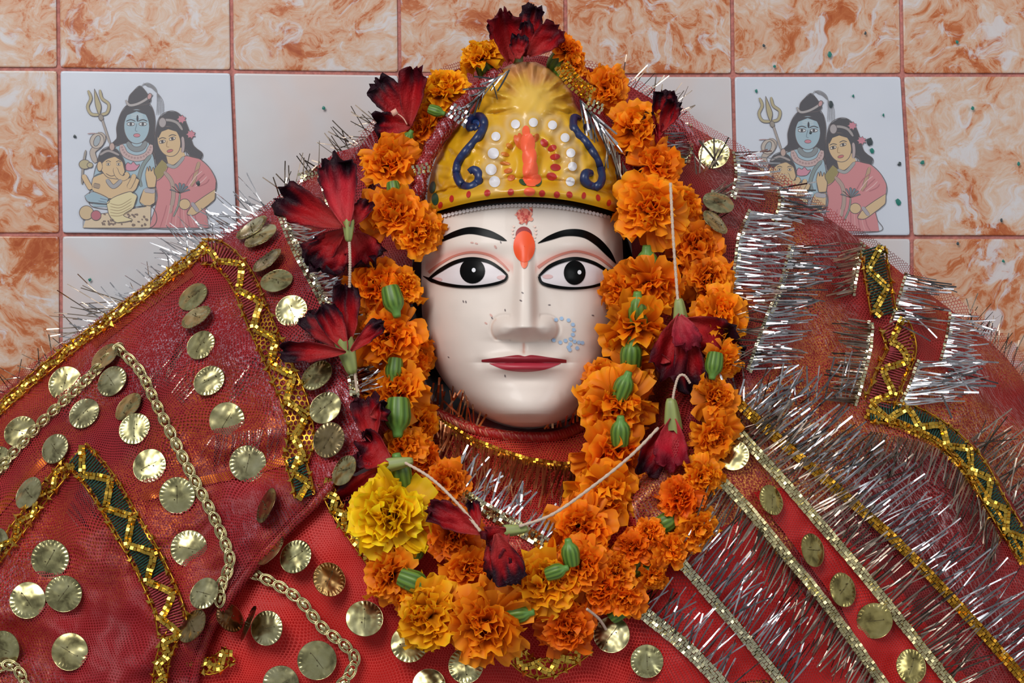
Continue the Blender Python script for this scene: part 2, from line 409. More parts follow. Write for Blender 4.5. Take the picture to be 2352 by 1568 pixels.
for k in range(14):
    a = PI*(0.06+0.88*k/13); poly(ell(818+88*math.cos(a), 868+80*math.sin(a), 7, 7, 0, 8), (160, 128, 128), 0)
stroke([(905, 930), (860, 990), (835, 1070), (850, 1120)], 18, (120, 135, 135), 3)
poly([(745, 1010), (765, 975), (785, 985), (800, 970), (820, 990), (840, 985), (815, 1020), (770, 1025)], (200, 130, 150))
stroke([(575, 975), (556, 910), (600, 866), (618, 822), (585, 800)], 30, (176, 160, 148), 3); poly(ell(582, 845, 42, 46, 20), (184, 170, 158)); poly(ell(582, 845, 18, 34, 20), (150, 160, 168)); stroke([(575, 800), (550, 800), (525, 802)], 5, (160, 120, 120))
stroke([(492, 1105), (498, 1000), (515, 900)], 10, (150, 140, 130), 2); poly(ell(508, 986, 34, 28), GD); poly(ell(540, 990, 18, 16), GD)
poly([(928, 890), (935, 780), (958, 702), (1010, 668), (1060, 672), (1102, 710), (1130, 770), (1160, 870), (1215, 920), (1200, 960), (1150, 950), (1110, 900), (990, 985), (940, 990)], K)
for (x, y) in ((1090, 715), (1146, 806)): poly([(x+30*math.cos(a)*(1 if k % 2 else .6), y+28*math.sin(a)*(1 if k % 2 else .6)) for k, a in enumerate(np.linspace(0, 2*PI, 14, endpoint=False))], (196, 118, 134), 2)
poly([(990, 900), (1090, 885), (1120, 950), (1050, 990), (1010, 985)], SK)
poly(ell(1014, 848, 68, 92, -14), SK)
poly([(940, 800), (960, 760), (1010, 760), (1070, 770), (1085, 830), (1060, 790), (1010, 775), (970, 790), (950, 830)], K, 0)
stroke([(955, 740), (1000, 720), (1060, 735), (1095, 780)], 14, (150, 142, 142), 2); poly(ell(975, 735, 22, 30), (160, 150, 152))
for x, y in ((974, 850), (1034, 832)):
    stroke([(x-22, y-14), (x, y-24), (x+24, y-18)], 5, K); poly(ell(x, y, 21, 9, -15), (220, 205, 185)); poly(ell(x, y, 8, 8), K, 0)
stroke([(1004, 845), (1000, 878), (1016, 882)], 4, (150, 115, 80)); poly(ell(1020, 905, 20, 9, -15), (190, 100, 100), 2)
stroke([(1095, 820), (1100, 870), (1095, 915)], 16, (170, 150, 150), 2)
poly([(930, 1090), (985, 1015), (1050, 985), (1115, 935), (1200, 955), (1260, 1010), (1296, 1080), (1290, 1150), (1225, 1205), (1240, 1290), (1252, 1366), (898, 1366), (918, 1290), (945, 1180)], PK)
poly([(920, 1024), (972, 958), (1010, 992), (975, 1060), (930, 1085)], (140, 126, 76))
stroke([(1000, 985), (1050, 1000), (1105, 940)], 18, (150, 150, 150), 2)
stroke([(1195, 970), (1170, 1060), (1150, 1120)], 20, (176, 140, 112), 2); stroke([(985, 1030), (1030, 1090), (1040, 1180), (1020, 1280)], 22, (168, 140, 130), 2)
for k in range(9): stroke([(960+30*k, 1365), (985+24*k, 1290+4*k), (1000+20*k, 1230)], 5, (214, 150, 150) if k % 2 else (170, 92, 100))
for k in range(5): stroke([(1110+20*k, 1120), (1150+22*k, 1050+12*k), (1200+14*k, 1010+16*k)], 6, (222, 168, 168) if k % 2 else (170, 95, 102))
poly([(1292, 1135), (1288, 1195), (1230, 1245), (1165, 1290), (1122, 1284), (1150, 1236), (1215, 1185)], SK)
poly(ell(1108, 1225, 34, 32), SK); stroke([(1150, 1215), (1190, 1270)], 20, (160, 150, 158), 2)
for k in range(7):
    a = PI*(0.08+0.84*k/6); poly([(1080, 1160), (1080+52*math.cos(a)-8*math.sin(a), 1150-44*math.sin(a)-4), (1080+64*math.cos(a), 1158-62*math.sin(a)), (1080+52*math.cos(a)+8*math.sin(a), 1150-44*math.sin(a)+4)], (98, 112, 126), 2)
stroke([(1080, 1160), (1070, 1230), (1040, 1300)], 8, (130, 135, 125), 2)
poly([(862, 1136), (930, 1130), (928, 1215), (885, 1242), (838, 1210)], SK); stroke([(866, 1140), (930, 1148)], 26, (165, 160, 168), 2)
poly([(872, 1046), (884, 1000), (893, 1030), (898, 992), (908, 1030), (920, 1000), (926, 1040), (938, 1066), (930, 1122), (888, 1124)], SK)
poly([(498, 1366), (520, 1300), (700, 1270), (905, 1236), (900, 1366)], (208, 184, 152))
rr = random.Random(3)
for k in range(46): poly(ell(rr.uniform(610, 885), rr.uniform(1285, 1355), rr.uniform(5, 10), rr.uniform(4, 8), rr.uniform(0, 90), 8), (112, 92, 84), 0)
poly([(584, 1000), (590, 945), (612, 900), (655, 880), (705, 900), (742, 960), (752, 1020), (730, 1050), (620, 1040)], K)
poly(ell(672, 880, 16, 24), (180, 150, 140)); stroke([(600, 930), (650, 905), (715, 930)], 12, (150, 140, 140), 2)
poly([(548, 1130), (560, 1065), (620, 1040), (740, 1075), (800, 1060), (836, 1080), (815, 1135), (770, 1170), (700, 1192), (600, 1186)], SK)
poly([(608, 1020), (612, 980), (640, 955), (690, 940), (734, 970), (748, 1030), (725, 1070), (680, 1072), (640, 1060)], SK)
stroke([(690, 1005), (705, 1050), (738, 1070), (764, 1052), (752, 1036)], 28, SK, 3)
poly(ell(598, 998, 16, 30), SK)
for x in (650, 712): stroke([(x-16, 972), (x, 964), (x+16, 972)], 4, K); poly(ell(x, 985, 13, 9), (222, 205, 180), 2); poly(ell(x, 985, 5, 6), K, 0)
stroke([(635, 1040), (665, 1056), (690, 1050)], 5, (110, 90, 80))
stroke([(546, 1135), (512, 1075), (500, 1048)], 28, SK, 3); stroke([(770, 1130), (796, 1080), (806, 1045)], 26, SK, 3)
stroke([(640, 1075), (680, 1120), (730, 1080)], 22, (150, 148, 152), 3)
stroke([(560, 1110), (600, 1120)], 24, (150, 128, 110), 3)
poly([(640, 1215), (690, 1180), (780, 1150), (822, 1175), (800, 1245), (740, 1290), (795, 1320), (700, 1335), (655, 1290)], (214, 198, 150))
for k in range(5): stroke([(660, 1220+18*k), (720, 1230+16*k), (790, 1190+18*k)], 4, (150, 128, 92))
poly([(508, 1175), (560, 1150), (650, 1190), (640, 1222), (530, 1210)], (140, 168, 184)); stroke([(600, 1190), (645, 1200)], 4, (90, 105, 125)); stroke([(590, 1205), (640, 1215)], 4, (90, 105, 125))
poly(ell(518, 1276, 42, 42), (196, 168, 128)); poly(ell(576, 1292, 30, 30), (172, 92, 104))
def ink_mesh(map_fn, Yp):
    mb = MB(); lay = 0
    def fade(c): return tuple(0.80*v+0.20*168 for v in c)
    def add_poly(pts, col, lay):
        col = fade(col)
        Y = Yp-0.00018-lay*0.0000045
        vs = [Vector((x, y, 0)) for x, y in pts]
        tr = tessellate_polygon([vs])
        P = [W(*map_fn(x, y), Y) for x, y in pts]
        mb.add(P, [t for t in tr], lin(col))
    def add_stroke(pts, wd, col, lay):
        col = fade(col)
        p = resample(pts, max(8, int(plen(pts)/9))); T = np.gradient(p, axis=0); T /= np.linalg.norm(T, axis=1)[:, None]+1e-9
        Nn = np.stack([-T[:, 1], T[:, 0]], -1)*wd/2
        tp = np.minimum(1, np.minimum(np.linspace(0.5, 6, len(p)), np.linspace(6, 0.5, len(p))))[:, None]
        Y = Yp-0.00018-lay*0.0000045
        A = np.array([W(*map_fn(x, y), Y) for x, y in p+Nn*tp]); B = np.array([W(*map_fn(x, y), Y) for x, y in p-Nn*tp])
        mb.grid(np.stack([A, B], 1), np.tile(lin(col), (2*len(p), 1)))
    OUTL = (84, 74, 76)
    for it in INK:
        if it[0] == 'p':
            _, pts, col, ln = it
            add_poly(pts, col, lay); lay += 1
            if ln: add_stroke(list(pts)+[pts[0]], ln*1.35, OUTL, lay); lay += 1
        else:
            _, pts, wd, col, ln = it
            if ln: add_stroke(pts, wd+2*ln, OUTL, lay); lay += 1
            add_stroke(pts, wd, col, lay); lay += 1
    return mb
mk = 620/1620
ink_mesh(lambda x, y: (x*mk, y*mk), YW-0.0022).build('printed_picture', M['print'], tiles[2, 3], smooth=False)
ink_mesh(lambda x, y: (x*mk*0.993+1543.5, y*mk*0.972+22.7), YW-0.0022).build('printed_picture', M['print'], tiles[2, 7], smooth=False)
mb = MB(); rr = random.Random(11)
def fleck(x, y, r, col):
    n = 7; P = [W(x+r*(0.6+0.6*rr.random())*math.cos(2*PI*k/n), y+r*(0.6+0.9*rr.random())*math.sin(2*PI*k/n), YW-0.0028) for k in range(n)]
    mb.add(P+[W(x, y, YW-0.0034)], [(k, (k+1) % n, n) for k in range(n)], lin(col))
for x, y, r in ((1997, 325, 9), (2002, 345, 6), (2064, 464, 7), (2066, 376, 5), (2119, 372, 6), (1908, 240, 7), (1737, 208, 4), (1862, 304, 4), (1905, 125, 6), (1779, 152, 4), (1755, 105, 4), (2029, 264, 3), (2234, 248, 4), (2340, 376, 4), (1988, 76, 4), (2198, 96, 4), (2300, 505, 4), (2305, 600, 4), (172, 314, 4), (2200, 560, 4), (743, 248, 4), (455, 421, 6), (206, 642, 4), (1960, 220, 3)):
    fleck(x, y, r, (20, 110, 98) if (x*7+y) % 3 else (52, 62, 66))
fl = mb.build('paint_fleck', M['vcol'], wall); fl['kind'] = 'stuff'

# ------------------------------------------------------------------ depth of the draped figure
OUTP = resample([(-260, 1080), (-60, 935), (130, 812), (300, 690), (480, 560), (640, 465), (745, 385), (850, 300), (960, 200), (1090, 130), (1200, 110), (1320, 130), (1450, 200), (1590, 285), (1700, 350), (1850, 460), (1980, 548), (2090, 636), (2220, 735), (2352, 870), (2480, 1020), (2620, 1200)], 160)
def sdist(px, py):
    px = np.asarray(px, float); py = np.asarray(py, float); sh = px.shape
    q = np.stack([px.ravel(), py.ravel()], -1); best = np.full(len(q), 1e9)
    A = OUTP[:-1]; B = OUTP[1:]
    for a, b in zip(A, B):
        ab = b-a; t = np.clip(((q-a)@ab)/(ab@ab), 0, 1)
        best = np.minimum(best, np.linalg.norm(q-(a+t[:, None]*ab), axis=1))
    best[q[:, 1] < np.interp(q[:, 0], OUTP[:, 0], OUTP[:, 1])] = 0.0
    return best.reshape(sh)
def base_y(px, py):
    px = np.asarray(px, float); py = np.asarray(py, float)
    d = sdist(px, py)
    b = 0.168-0.245*(1-np.exp(-d/300.0))
    e = np.sqrt(((px-1200)/300)**2+((py-640)/430)**2)
    r = sstep(1.5, 1.0, e)
    return b*(1-r)+np.maximum(b, 0.105)*r
def folds_left(px, py):
    a = np.sin((px*0.62+py*0.78)/46+1.6*nzv(px, py, 170, 1.0))*0.0042+nzv(px, py, 85, 4.0)*0.010+nzv(px, py, 35, 8.0)*0.0026
    return a
def folds_right(px, py):
    a = np.sin((px*0.75-py*0.55)/52+2.2*nzv(px, py, 150, 2.0))*0.0075+nzv(px, py, 80, 5.0)*0.014+nzv(px, py, 32, 9.0)*0.0042
    lo = sstep(900, 1080, py); return a*(1-0.68*lo)
def folds_robe(px, py): return nzv(px, py, 160, 3.0)*0.006+np.sin(px/70+py/210+nzv(px, py, 200, 6.0)*2)*0.0022
def surf_left(px, py): return base_y(px, py)-0.012+folds_left(px, py)
def surf_right(px, py):
    m = sstep(1620, 1440, px)*sstep(1200, 1300, py)
    return (base_y(px, py)-0.012+folds_right(px, py))*(1-m)+m*surf_robe(px, py)
def surf_robe(px, py): return base_y(px, py)+folds_robe(px, py)
def surf_scarf(px, py):
    px = np.asarray(px, float); py = np.asarray(py, float)
    t = sstep(930, 1290, py); s = np.abs((px-1190)/330)
    return 0.030*(1-t)+(-0.078)*t+0.05*s**2+nzv(px, py, 60, 2.5)*0.004+np.sin(py/17+px/90)*0.0013
def loft(curves, n, m, surf, off=0.0):
    R = np.array([resample(c, n) for c in curves])          # k, n, 2
    k = R.shape[0]; out = np.zeros((m, n, 2)); u = np.linspace(0, k-1, m)
    for a in range(m):
        i = min(int(u[a]), k-2); t = u[a]-i; out[a] = R[i]*(1-t)+R[i+1]*t
    return Wn(out[..., 0], out[..., 1], surf(out[..., 0], out[..., 1])+off)
def cloth(name, curves, n, m, surf, off, mat, parent):
    mb = MB(); mb.grid(loft(curves, n, m, surf, off)); return mb.build(name, mat, parent)

idol = empty('idol', W(1200, 1640, 0.06))
tag(idol, 'goddess idol with cream painted face, wide kohl-lined eyes and yellow crown', 'statue')
robe = empty('robe', W(1200, 1640, -0.05)); tag(robe, 'bright red cloth robe with brass sequins over the chest below the garlands', 'robe')
veilL = empty('veil', W(400, 1640, 0.0)); tag(veilL, 'wine red net veil on the left shoulder, covered with round brass sequins', 'veil')
veilR = empty('veil', W(1950, 1640, 0.0)); tag(veilR, 'red net veil on the right shoulder, edged with rows of silver tinsel fringe', 'veil')
scarf = empty('scarf', W(1190, 1290, -0.05)); tag(scarf, 'dark red scarf with gold lace and copper tinsel wrapped under the chin', 'scarf')

# cloth bodies
L_in = [(850, 330), (850, 600), (930, 850), (920, 1010), (745, 1130), (650, 1225), (545, 1345), (470, 1470), (430, 1640)]
L_mid1 = [(770, 350), (740, 560), (700, 800), (660, 960), (600, 1080), (500, 1200), (400, 1340), (330, 1480), (300, 1640)]
L_mid2 = [(730, 380), (600, 505), (480, 640), (380, 800), (300, 960), (230, 1120), (170, 1280), (130, 1450), (120, 1640)]
L_out = [(722, 398), (620, 478), (480, 562), (300, 692), (130, 814), (0, 905), (-80, 1000), (-120, 1300), (-120, 1640)]
cloth('drape', [L_in, L_mid1, L_mid2, L_out], 150, 100, surf_left, 0.0, M['cloth_left'], veilL)
L_outn = [(715, 390), (612, 468), (474, 553), (294, 680), (122, 802), (-10, 893), (-90, 995), (-130, 1300), (-130, 1640)]
cloth('net_layer', [L_in, L_mid1, L_mid2, L_outn], 150, 100, surf_left, -0.0035, M['net_wine'], veilL)
R_in = [(1430, 230), (1440, 420), (1470, 640), (1440, 820), (1440, 950), (1440, 1090), (1470, 1250), (1480, 1400), (1420, 1640)]
R_mid1 = [(1500, 252), (1560, 400), (1640, 600), (1700, 800), (1730, 960), (1760, 1120), (1780, 1280), (1760, 1450), (1740, 1640)]
R_mid2 = [(1570, 280), (1690, 400), (1820, 580), (1920, 760), (2000, 930), (2060, 1100), (2100, 1280), (2110, 1450), (2120, 1640)]
R_out = [(1580, 284), (1700, 356), (1850, 466), (1980, 554), (2090, 642), (2220, 741), (2352, 876), (2460, 1150), (2470, 1640)]
cloth('drape', [R_in, R_mid1, R_mid2, R_out], 150, 100, surf_right, 0.0, M['cloth_right'], veilR)
R_outn = [(1560, 255), (1712, 338), (1864, 448), (1996, 540), (2106, 620), (2240, 716), (2376, 850), (2480, 1140), (2490, 1640)]
cloth('net_layer', [R_in, R_mid1, R_mid2, R_outn], 150, 100, surf_right, -0.004, M['net_wine2'], veilR)
cloth('skirt_panel', [[(400, 1180), (560, 1120), (760, 1090), (1000, 1120), (1200, 1150), (1400, 1120), (1640, 1080)], [(360, 1400), (700, 1360), (1200, 1360), (1650, 1300)], [(340, 1660), (700, 1660), (1200, 1660), (1700, 1660)]], 110, 60, surf_robe, -0.002, M['robe'], robe)
cloth('net_layer', [[(400, 1180), (560, 1120), (760, 1090), (1000, 1120), (1200, 1150), (1400, 1120), (1640, 1080)], [(360, 1400), (700, 1360), (1200, 1360), (1650, 1300)], [(340, 1660), (700, 1660), (1200, 1660), (1700, 1660)]], 110, 60, surf_robe, -0.005, M['net_fine'], robe)
# the bright red lower right panel between the fringes
cloth('red_panel', [[(1400, 1330), (1600, 1230), (1720, 1190)], [(1400, 1660), (1760, 1560), (2060, 1660)]], 60, 40, surf_right, -0.0028, M['robe'], veilR)
cloth('red_panel', [[(1730, 1130), (1800, 1120), (1830, 1140)], [(1930, 1390), (2000, 1330), (2050, 1330)], [(2060, 1660), (2160, 1660), (2300, 1660)]], 40, 50, surf_right, -0.003, M['robe'], veilR)
cloth('wrap', [[(930, 900), (1010, 945), (1100, 985), (1200, 1000), (1300, 990), (1390, 930), (1450, 880)], [(930, 1020), (1060, 1100), (1200, 1140), (1330, 1110), (1450, 1030)], [(900, 1200), (1060, 1250), (1200, 1300), (1330, 1290), (1480, 1230)]], 90, 60, surf_scarf, 0.0, M['scarf'], scarf)
cloth('net_layer', [[(930, 900), (1010, 945), (1100, 985), (1200, 1000), (1300, 990), (1390, 930), (1450, 880)], [(930, 1020), (1060, 1100), (1200, 1140), (1330, 1110), (1450, 1030)], [(900, 1200), (1060, 1250), (1200, 1300), (1330, 1290), (1480, 1230)]], 90, 60, surf_scarf, -0.003, M['net_fine'], scarf)
# veil behind the head, one shell running from shoulder to shoulder
hv = [[(700, 800), (740, 480), (840, 320), (960, 205), (1090, 145), (1200, 125), (1320, 145), (1450, 200), (1590, 300), (1690, 480), (1700, 800)],
      [(800, 820), (830, 520), (900, 350), (1000, 240), (1100, 180), (1200, 160), (1310, 180), (1410, 250), (1510, 350), (1560, 520), (1580, 820)],
      [(940, 860), (950, 560), (980, 400), (1060, 290), (1120, 230), (1200, 210), (1290, 230), (1360, 300), (1420, 400), (1450, 560), (1470, 860)]]
cloth('hood', hv, 120, 24, lambda x, y: 0.125-0.05*sstep(150, 480, sdist(x, y)+100)+nzv(x, y, 60, 3)*0.006, 0.0, M['cloth_left'], veilL)
hv2 = [[(690, 790), (728, 470), (828, 308), (950, 190), (1085, 130), (1200, 112), (1325, 130), (1470, 186), (1604, 280), (1704, 470), (1712, 790)]]+hv[1:]
cloth('hood_net', hv2, 120, 24, lambda x, y: 0.120-0.05*sstep(150, 480, sdist(x, y)+100)+nzv(x, y, 60, 3)*0.006, 0.0, M['net_wine2'], veilL)

# ------------------------------------------------------------------ idol: head
YC = 0.055
RW = ([420, 470, 500, 540, 600, 660, 720, 780, 830, 870, 905, 935, 955, 970, 980, 986], [205, 216, 224, 229, 232, 233, 231, 224, 208, 190, 166, 136, 108, 78, 46, 2])
RD = ([420, 470, 600, 780, 870, 920, 950, 970, 980, 986], [.066, .074, .080, .080, .080, .080, .077, .064, .044, .001])
def smooth_interp(xs, ys):
    g = np.linspace(xs[0], xs[-1], 400); v = np.interp(g, xs, ys)
    k = np.hanning(31); k /= k.sum(); vp = np.r_[2*v[0]-v[15:0:-1], v, 2*v[-1]-v[-2:-17:-1]]
    s = np.convolve(vp, k, 'valid'); t = sstep(0.9, 0.99, (g-xs[0])/(xs[-1]-xs[0])); s = s*(1-t)+v*t
    return lambda q: np.interp(q, g, s)
fw = smooth_interp(*RW); fd = smooth_interp(*RD)
def fcx(py): return 1200+14*sstep(800, 980, py)
def G(px, py, cx, cy, sx, sy): return np.exp(-((px-cx)/sx)**2-((py-cy)/sy)**2)
def face_feat(px, py):
    mm = 0.001; f = 0*px
    # nose
    t = np.clip((py-545)/(762-545), 0, 1)
    t = np.clip((py-545)/(748-545), 0, 1); h = (3+20*t**1.2)*mm; s = 21+13*t
    prof = 0.55*np.exp(-(np.abs(px-1206)/(s*0.72))**3.2)+0.45*np.exp(-(np.abs(px-1205)/(s*1.45))**2.2)
    fade = sstep(520, 600, py)*np.clip((786-py)/34, 0, 1)
    f -= h*prof*fade
    f -= 9.5*mm*(np.exp(-(((px-1160)/25)**2+((py-756)/24)**2)**1.5)+np.exp(-(((px-1252)/25)**2+((py-756)/24)**2)**1.5))*sstep(788, 768, py)
    for cx, sg in ((1160, -1), (1252, 1)):
        dd = np.sqrt(((px-cx)/33)**2+((py-754)/30)**2); f += 1.5*mm*np.exp(-((dd-1)/0.13)**2)*(((px-cx)*sg) > -12)*(py < 782)
    f -= 4.0*mm*np.exp(-(np.abs(px-1205)/70)**2.2)*np.exp(-((py-752)/34)**2)*sstep(788, 772, py)
    # eye sockets and eyeballs
    for cx, cy in ((1078, 628), (1330, 630)):
        f += 5.0*mm*G(px, py, cx, cy-8, 105, 42)
        f -= 5.5*mm*np.exp(-(np.abs((px-cx)/82)**2.6)-(np.abs((py-cy)/30)**2.6))
        f -= 2.2*mm*G(px, py, cx, cy-66, 95, 20)
    # lips
    up = np.exp(-(np.abs((px-1204)/82)**3)); 
    f -= 4.5*mm*up*G(0, py, 0, 822, 1, 9); f -= 5.0*mm*np.exp(-(np.abs((px-1207)/68)**2.6))*G(0, py, 0, 844, 1, 10)
    f -= 4.0*mm*G(px, py, 1205, 830, 120, 40)
    f += 1.8*mm*np.exp(-(np.abs((px-1204)/95)**4))*G(0, py, 0, 832.5, 1, 2.2)
    f += 2.2*mm*G(px, py, 1205, 872, 60, 12); f += 1.2*mm*(G(px, py, 1203, 803, 6, 12))
    f += 1.6*mm*(G(px, py, 1104, 830, 14, 14)+G(px, py, 1304, 830, 14, 14))
    f -= 6.0*mm*G(px, py, 1212, 938, 80, 36)
    f -= 3.0*mm*(G(px, py, 1065, 745, 75, 70)+G(px, py, 1345, 745, 75, 70))
    return f
def face_y(px, py):
    px = np.asarray(px, float); py = np.asarray(py, float)
    u = np.clip(np.abs(px-fcx(py))/fw(py), 0, 0.9999)
    return YC-fd(py)*(1-u**2.5)**(1/2.1)+face_feat(px, py)
nr, na = 290, 330
rows = np.r_[np.linspace(425, 940, nr-60), np.linspace(942, 986, 60)]
th = np.linspace(-PI/2, PI/2, na)
# spread front samples evenly in x, dense at rim
uu = np.sin(th)*0.62+0.38*(th/(PI/2)); uu = np.clip(uu, -0.99995, 0.99995)
PX = fcx(rows)[:, None]+fw(rows)[:, None]*uu[None, :]; PY = np.repeat(rows[:, None], na, 1)
F = Wn(PX, PY, face_y(PX, PY))
nb = 36; tb = np.linspace(PI/2, 3*PI/2, nb+2)[1:-1]
BX = fcx(rows)[:, None]+fw(rows)[:, None]*np.sin(tb)[None, :]; BY = np.repeat(rows[:, None], nb, 1)
BYd = YC-fd(rows)[:, None]*0.75*np.cos(tb)[None, :]
Bk = Wn(BX, BY, BYd)
cream = np.array(lin((224, 210, 200))); 
colF = np.tile(cream, (nr, na, 1))
def tint(colF, mask, c): return colF*(1-mask[..., None])+np.array(lin(c))*mask[..., None]
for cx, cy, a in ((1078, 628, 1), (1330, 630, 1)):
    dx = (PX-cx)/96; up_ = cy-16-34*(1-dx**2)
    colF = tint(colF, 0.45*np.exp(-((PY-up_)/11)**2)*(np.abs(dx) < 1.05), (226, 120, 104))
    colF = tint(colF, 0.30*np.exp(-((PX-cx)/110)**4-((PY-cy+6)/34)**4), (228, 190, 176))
colF = tint(colF, 0.28*np.exp(-((PX-1228)/7)**2)*sstep(600, 650, PY)*sstep(770, 740, PY), (200, 140, 110))  # shade right of the nose ridge, painted into the face colour
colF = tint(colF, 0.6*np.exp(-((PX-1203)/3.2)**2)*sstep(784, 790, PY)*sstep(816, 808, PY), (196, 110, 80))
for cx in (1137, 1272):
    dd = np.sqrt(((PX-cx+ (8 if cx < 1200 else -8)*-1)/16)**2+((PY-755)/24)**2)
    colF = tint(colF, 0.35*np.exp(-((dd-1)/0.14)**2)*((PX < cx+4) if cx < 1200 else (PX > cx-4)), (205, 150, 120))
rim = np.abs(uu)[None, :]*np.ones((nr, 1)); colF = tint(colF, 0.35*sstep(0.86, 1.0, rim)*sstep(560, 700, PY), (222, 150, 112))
grime = np.vectorize(lambda a, b: mnoise.noise((a/28, b/28, 5.5)))(PX[::3, ::3], PY[::3, ::3])
grime = np.repeat(np.repeat(grime, 3, 0), 3, 1)[:nr, :na]
colF = colF*(1-0.05*np.clip(grime, 0, 1)[..., None])
colB = np.tile(lin((30, 26, 28)), (nr, nb, 1))
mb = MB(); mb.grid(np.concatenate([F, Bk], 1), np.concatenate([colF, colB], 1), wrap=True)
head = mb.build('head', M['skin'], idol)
# bust under the cloth, with neck
mb = MB(); rowsb = [(860, 120, .085, .04), (960, 130, .09, .04), (1040, 150, .09, .045), (1090, 260, .09, .05), (1160, 420, .085, .06), (1300, 500, .075, .075), (1480, 520, .07, .08), (1640, 520, .07, .08)]
P = np.array([[W(1190+wv*math.cos(a), py, yc+dv*math.sin(a)) for a in np.linspace(0, 2*PI, 40, endpoint=False)] for py, wv, yc, dv in rowsb])
b0 = mb.grid(P, np.tile(lin((120, 30, 32)), (8*40, 1)), wrap=True); mb.f.append(list(range(b0, b0+40))); mb.f.append(list(range(b0+7*40, b0+8*40))[::-1])
mb.build('bust', M['vcol'], idol)
# hair mass
mb = MB(); P = []
for v in np.linspace(0, PI, 28):
    P.append([W(1200+266*math.sin(v)*math.cos(a), 690-340*math.cos(v), 0.092+0.052*math.sin(v)*math.sin(a)) for a in np.linspace(0, 2*PI, 48, endpoint=False)])
mb.grid(np.array(P), wrap=True); mb.build('hair', M['hair'], idol)

# painted features: thin enamel laid on the head
def patch(name, up, lo, n, m, eps, mat, parent, surf=face_y, col=None, bulge=0.0):
    A = resample(up, n); B = resample(lo, n); t = np.linspace(0, 1, m)[:, None, None]
    Q = A[None]*(1-t)+B[None]*t
    Y = surf(Q[..., 0], Q[..., 1])-eps-bulge*np.sin(PI*np.linspace(0, 1, m))[:, None]
    mb = MB(); mb.grid(Wn(Q[..., 0], Q[..., 1], Y), None if col is None else np.tile(lin(col), (n*m, 1)))
    return mb.build(name, mat, parent)
def disc(mb, cx, cy, rx, ry, eps, col, surf=face_y, clip=None, n=28, rings=5, dome=0.0, rot=0):
    cr, sr = math.cos(math.radians(rot)), math.sin(math.radians(rot)); P = []
    for r in np.linspace(0.02, 1, rings):
        row = []
        for k in range(n):
            a = 2*PI*k/n; dx, dy = rx*r*math.cos(a), ry*r*math.sin(a)
            x, y = cx+dx*cr-dy*sr, cy+dx*sr+dy*cr
            if clip is not None: y = max(y, clip(x))
            row.append((x, y))
        P.append(row)
    P = np.array(P); Y = surf(P[..., 0], P[..., 1])-eps-dome*(1-np.linspace(0, 1, rings)**2)[:, None]
    mb.grid(Wn(P[..., 0], P[..., 1], Y), np.tile(lin(col), (n*rings, 1)), wrap=True)
def band(mb, pts, widths, eps, col, surf=face_y, n=60):
    p = resample(pts, n); T = np.gradient(p, axis=0); T /= np.linalg.norm(T, axis=1)[:, None]+1e-9
    Nn = np.stack([-T[:, 1], T[:, 0]], -1); wv = np.interp(np.linspace(0, 1, n), np.linspace(0, 1, len(widths)), widths)[:, None]/2
    Q = np.stack([p+Nn*wv, p+Nn*wv*0.3, p-Nn*wv*0.3, p-Nn*wv], 1)
    mb.grid(Wn(Q[..., 0], Q[..., 1], surf(Q[..., 0], Q[..., 1])-eps), np.tile(lin(col), (4*n, 1)))
M['enamel_black'] = M['black']
patch('eyebrow', [(1004, 552), (1040, 532), (1080, 521), (1120, 527), (1150, 541), (1164, 552)], [(1004, 560), (1045, 544), (1080, 537), (1120, 544), (1150, 552), (1164, 553)], 50, 6, 0.0006, M['black'], head)
patch('eyebrow', [(1235, 558), (1262, 540), (1300, 527), (1340, 528), (1375, 546), (1402, 575), (1416, 604)], [(1236, 559), (1265, 551), (1300, 542), (1338, 545), (1366, 561), (1393, 586), (1414, 605)], 50, 6, 0.0006, M['black'], head)
eyes = [dict(up=[(984, 641), (1010, 621), (1045, 602), (1082, 594), (1120, 600), (1148, 616), (1165, 632)], lo=[(984, 641), (1010, 650), (1050, 657), (1090, 658), (1130, 653), (1158, 644), (1165, 632)], ir=(1085, 622, 29, 29), hl=(1088, 620),
             cr=[(984, 626), (1010, 606), (1045, 587), (1085, 579), (1125, 586), (1152, 604), (1169, 622)], tail=[(976, 638), (984, 641)]),
        dict(up=[(1238, 634), (1262, 612), (1295, 598), (1328, 594), (1365, 604), (1395, 622), (1418, 637)], lo=[(1238, 634), (1246, 650), (1280, 659), (1320, 662), (1360, 658), (1392, 648), (1418, 637)], ir=(1320, 626, 25, 28), hl=(1331, 625),
             cr=[(1236, 614), (1262, 596), (1295, 582), (1328, 577), (1368, 588), (1398, 608), (1420, 628)], tail=None)]
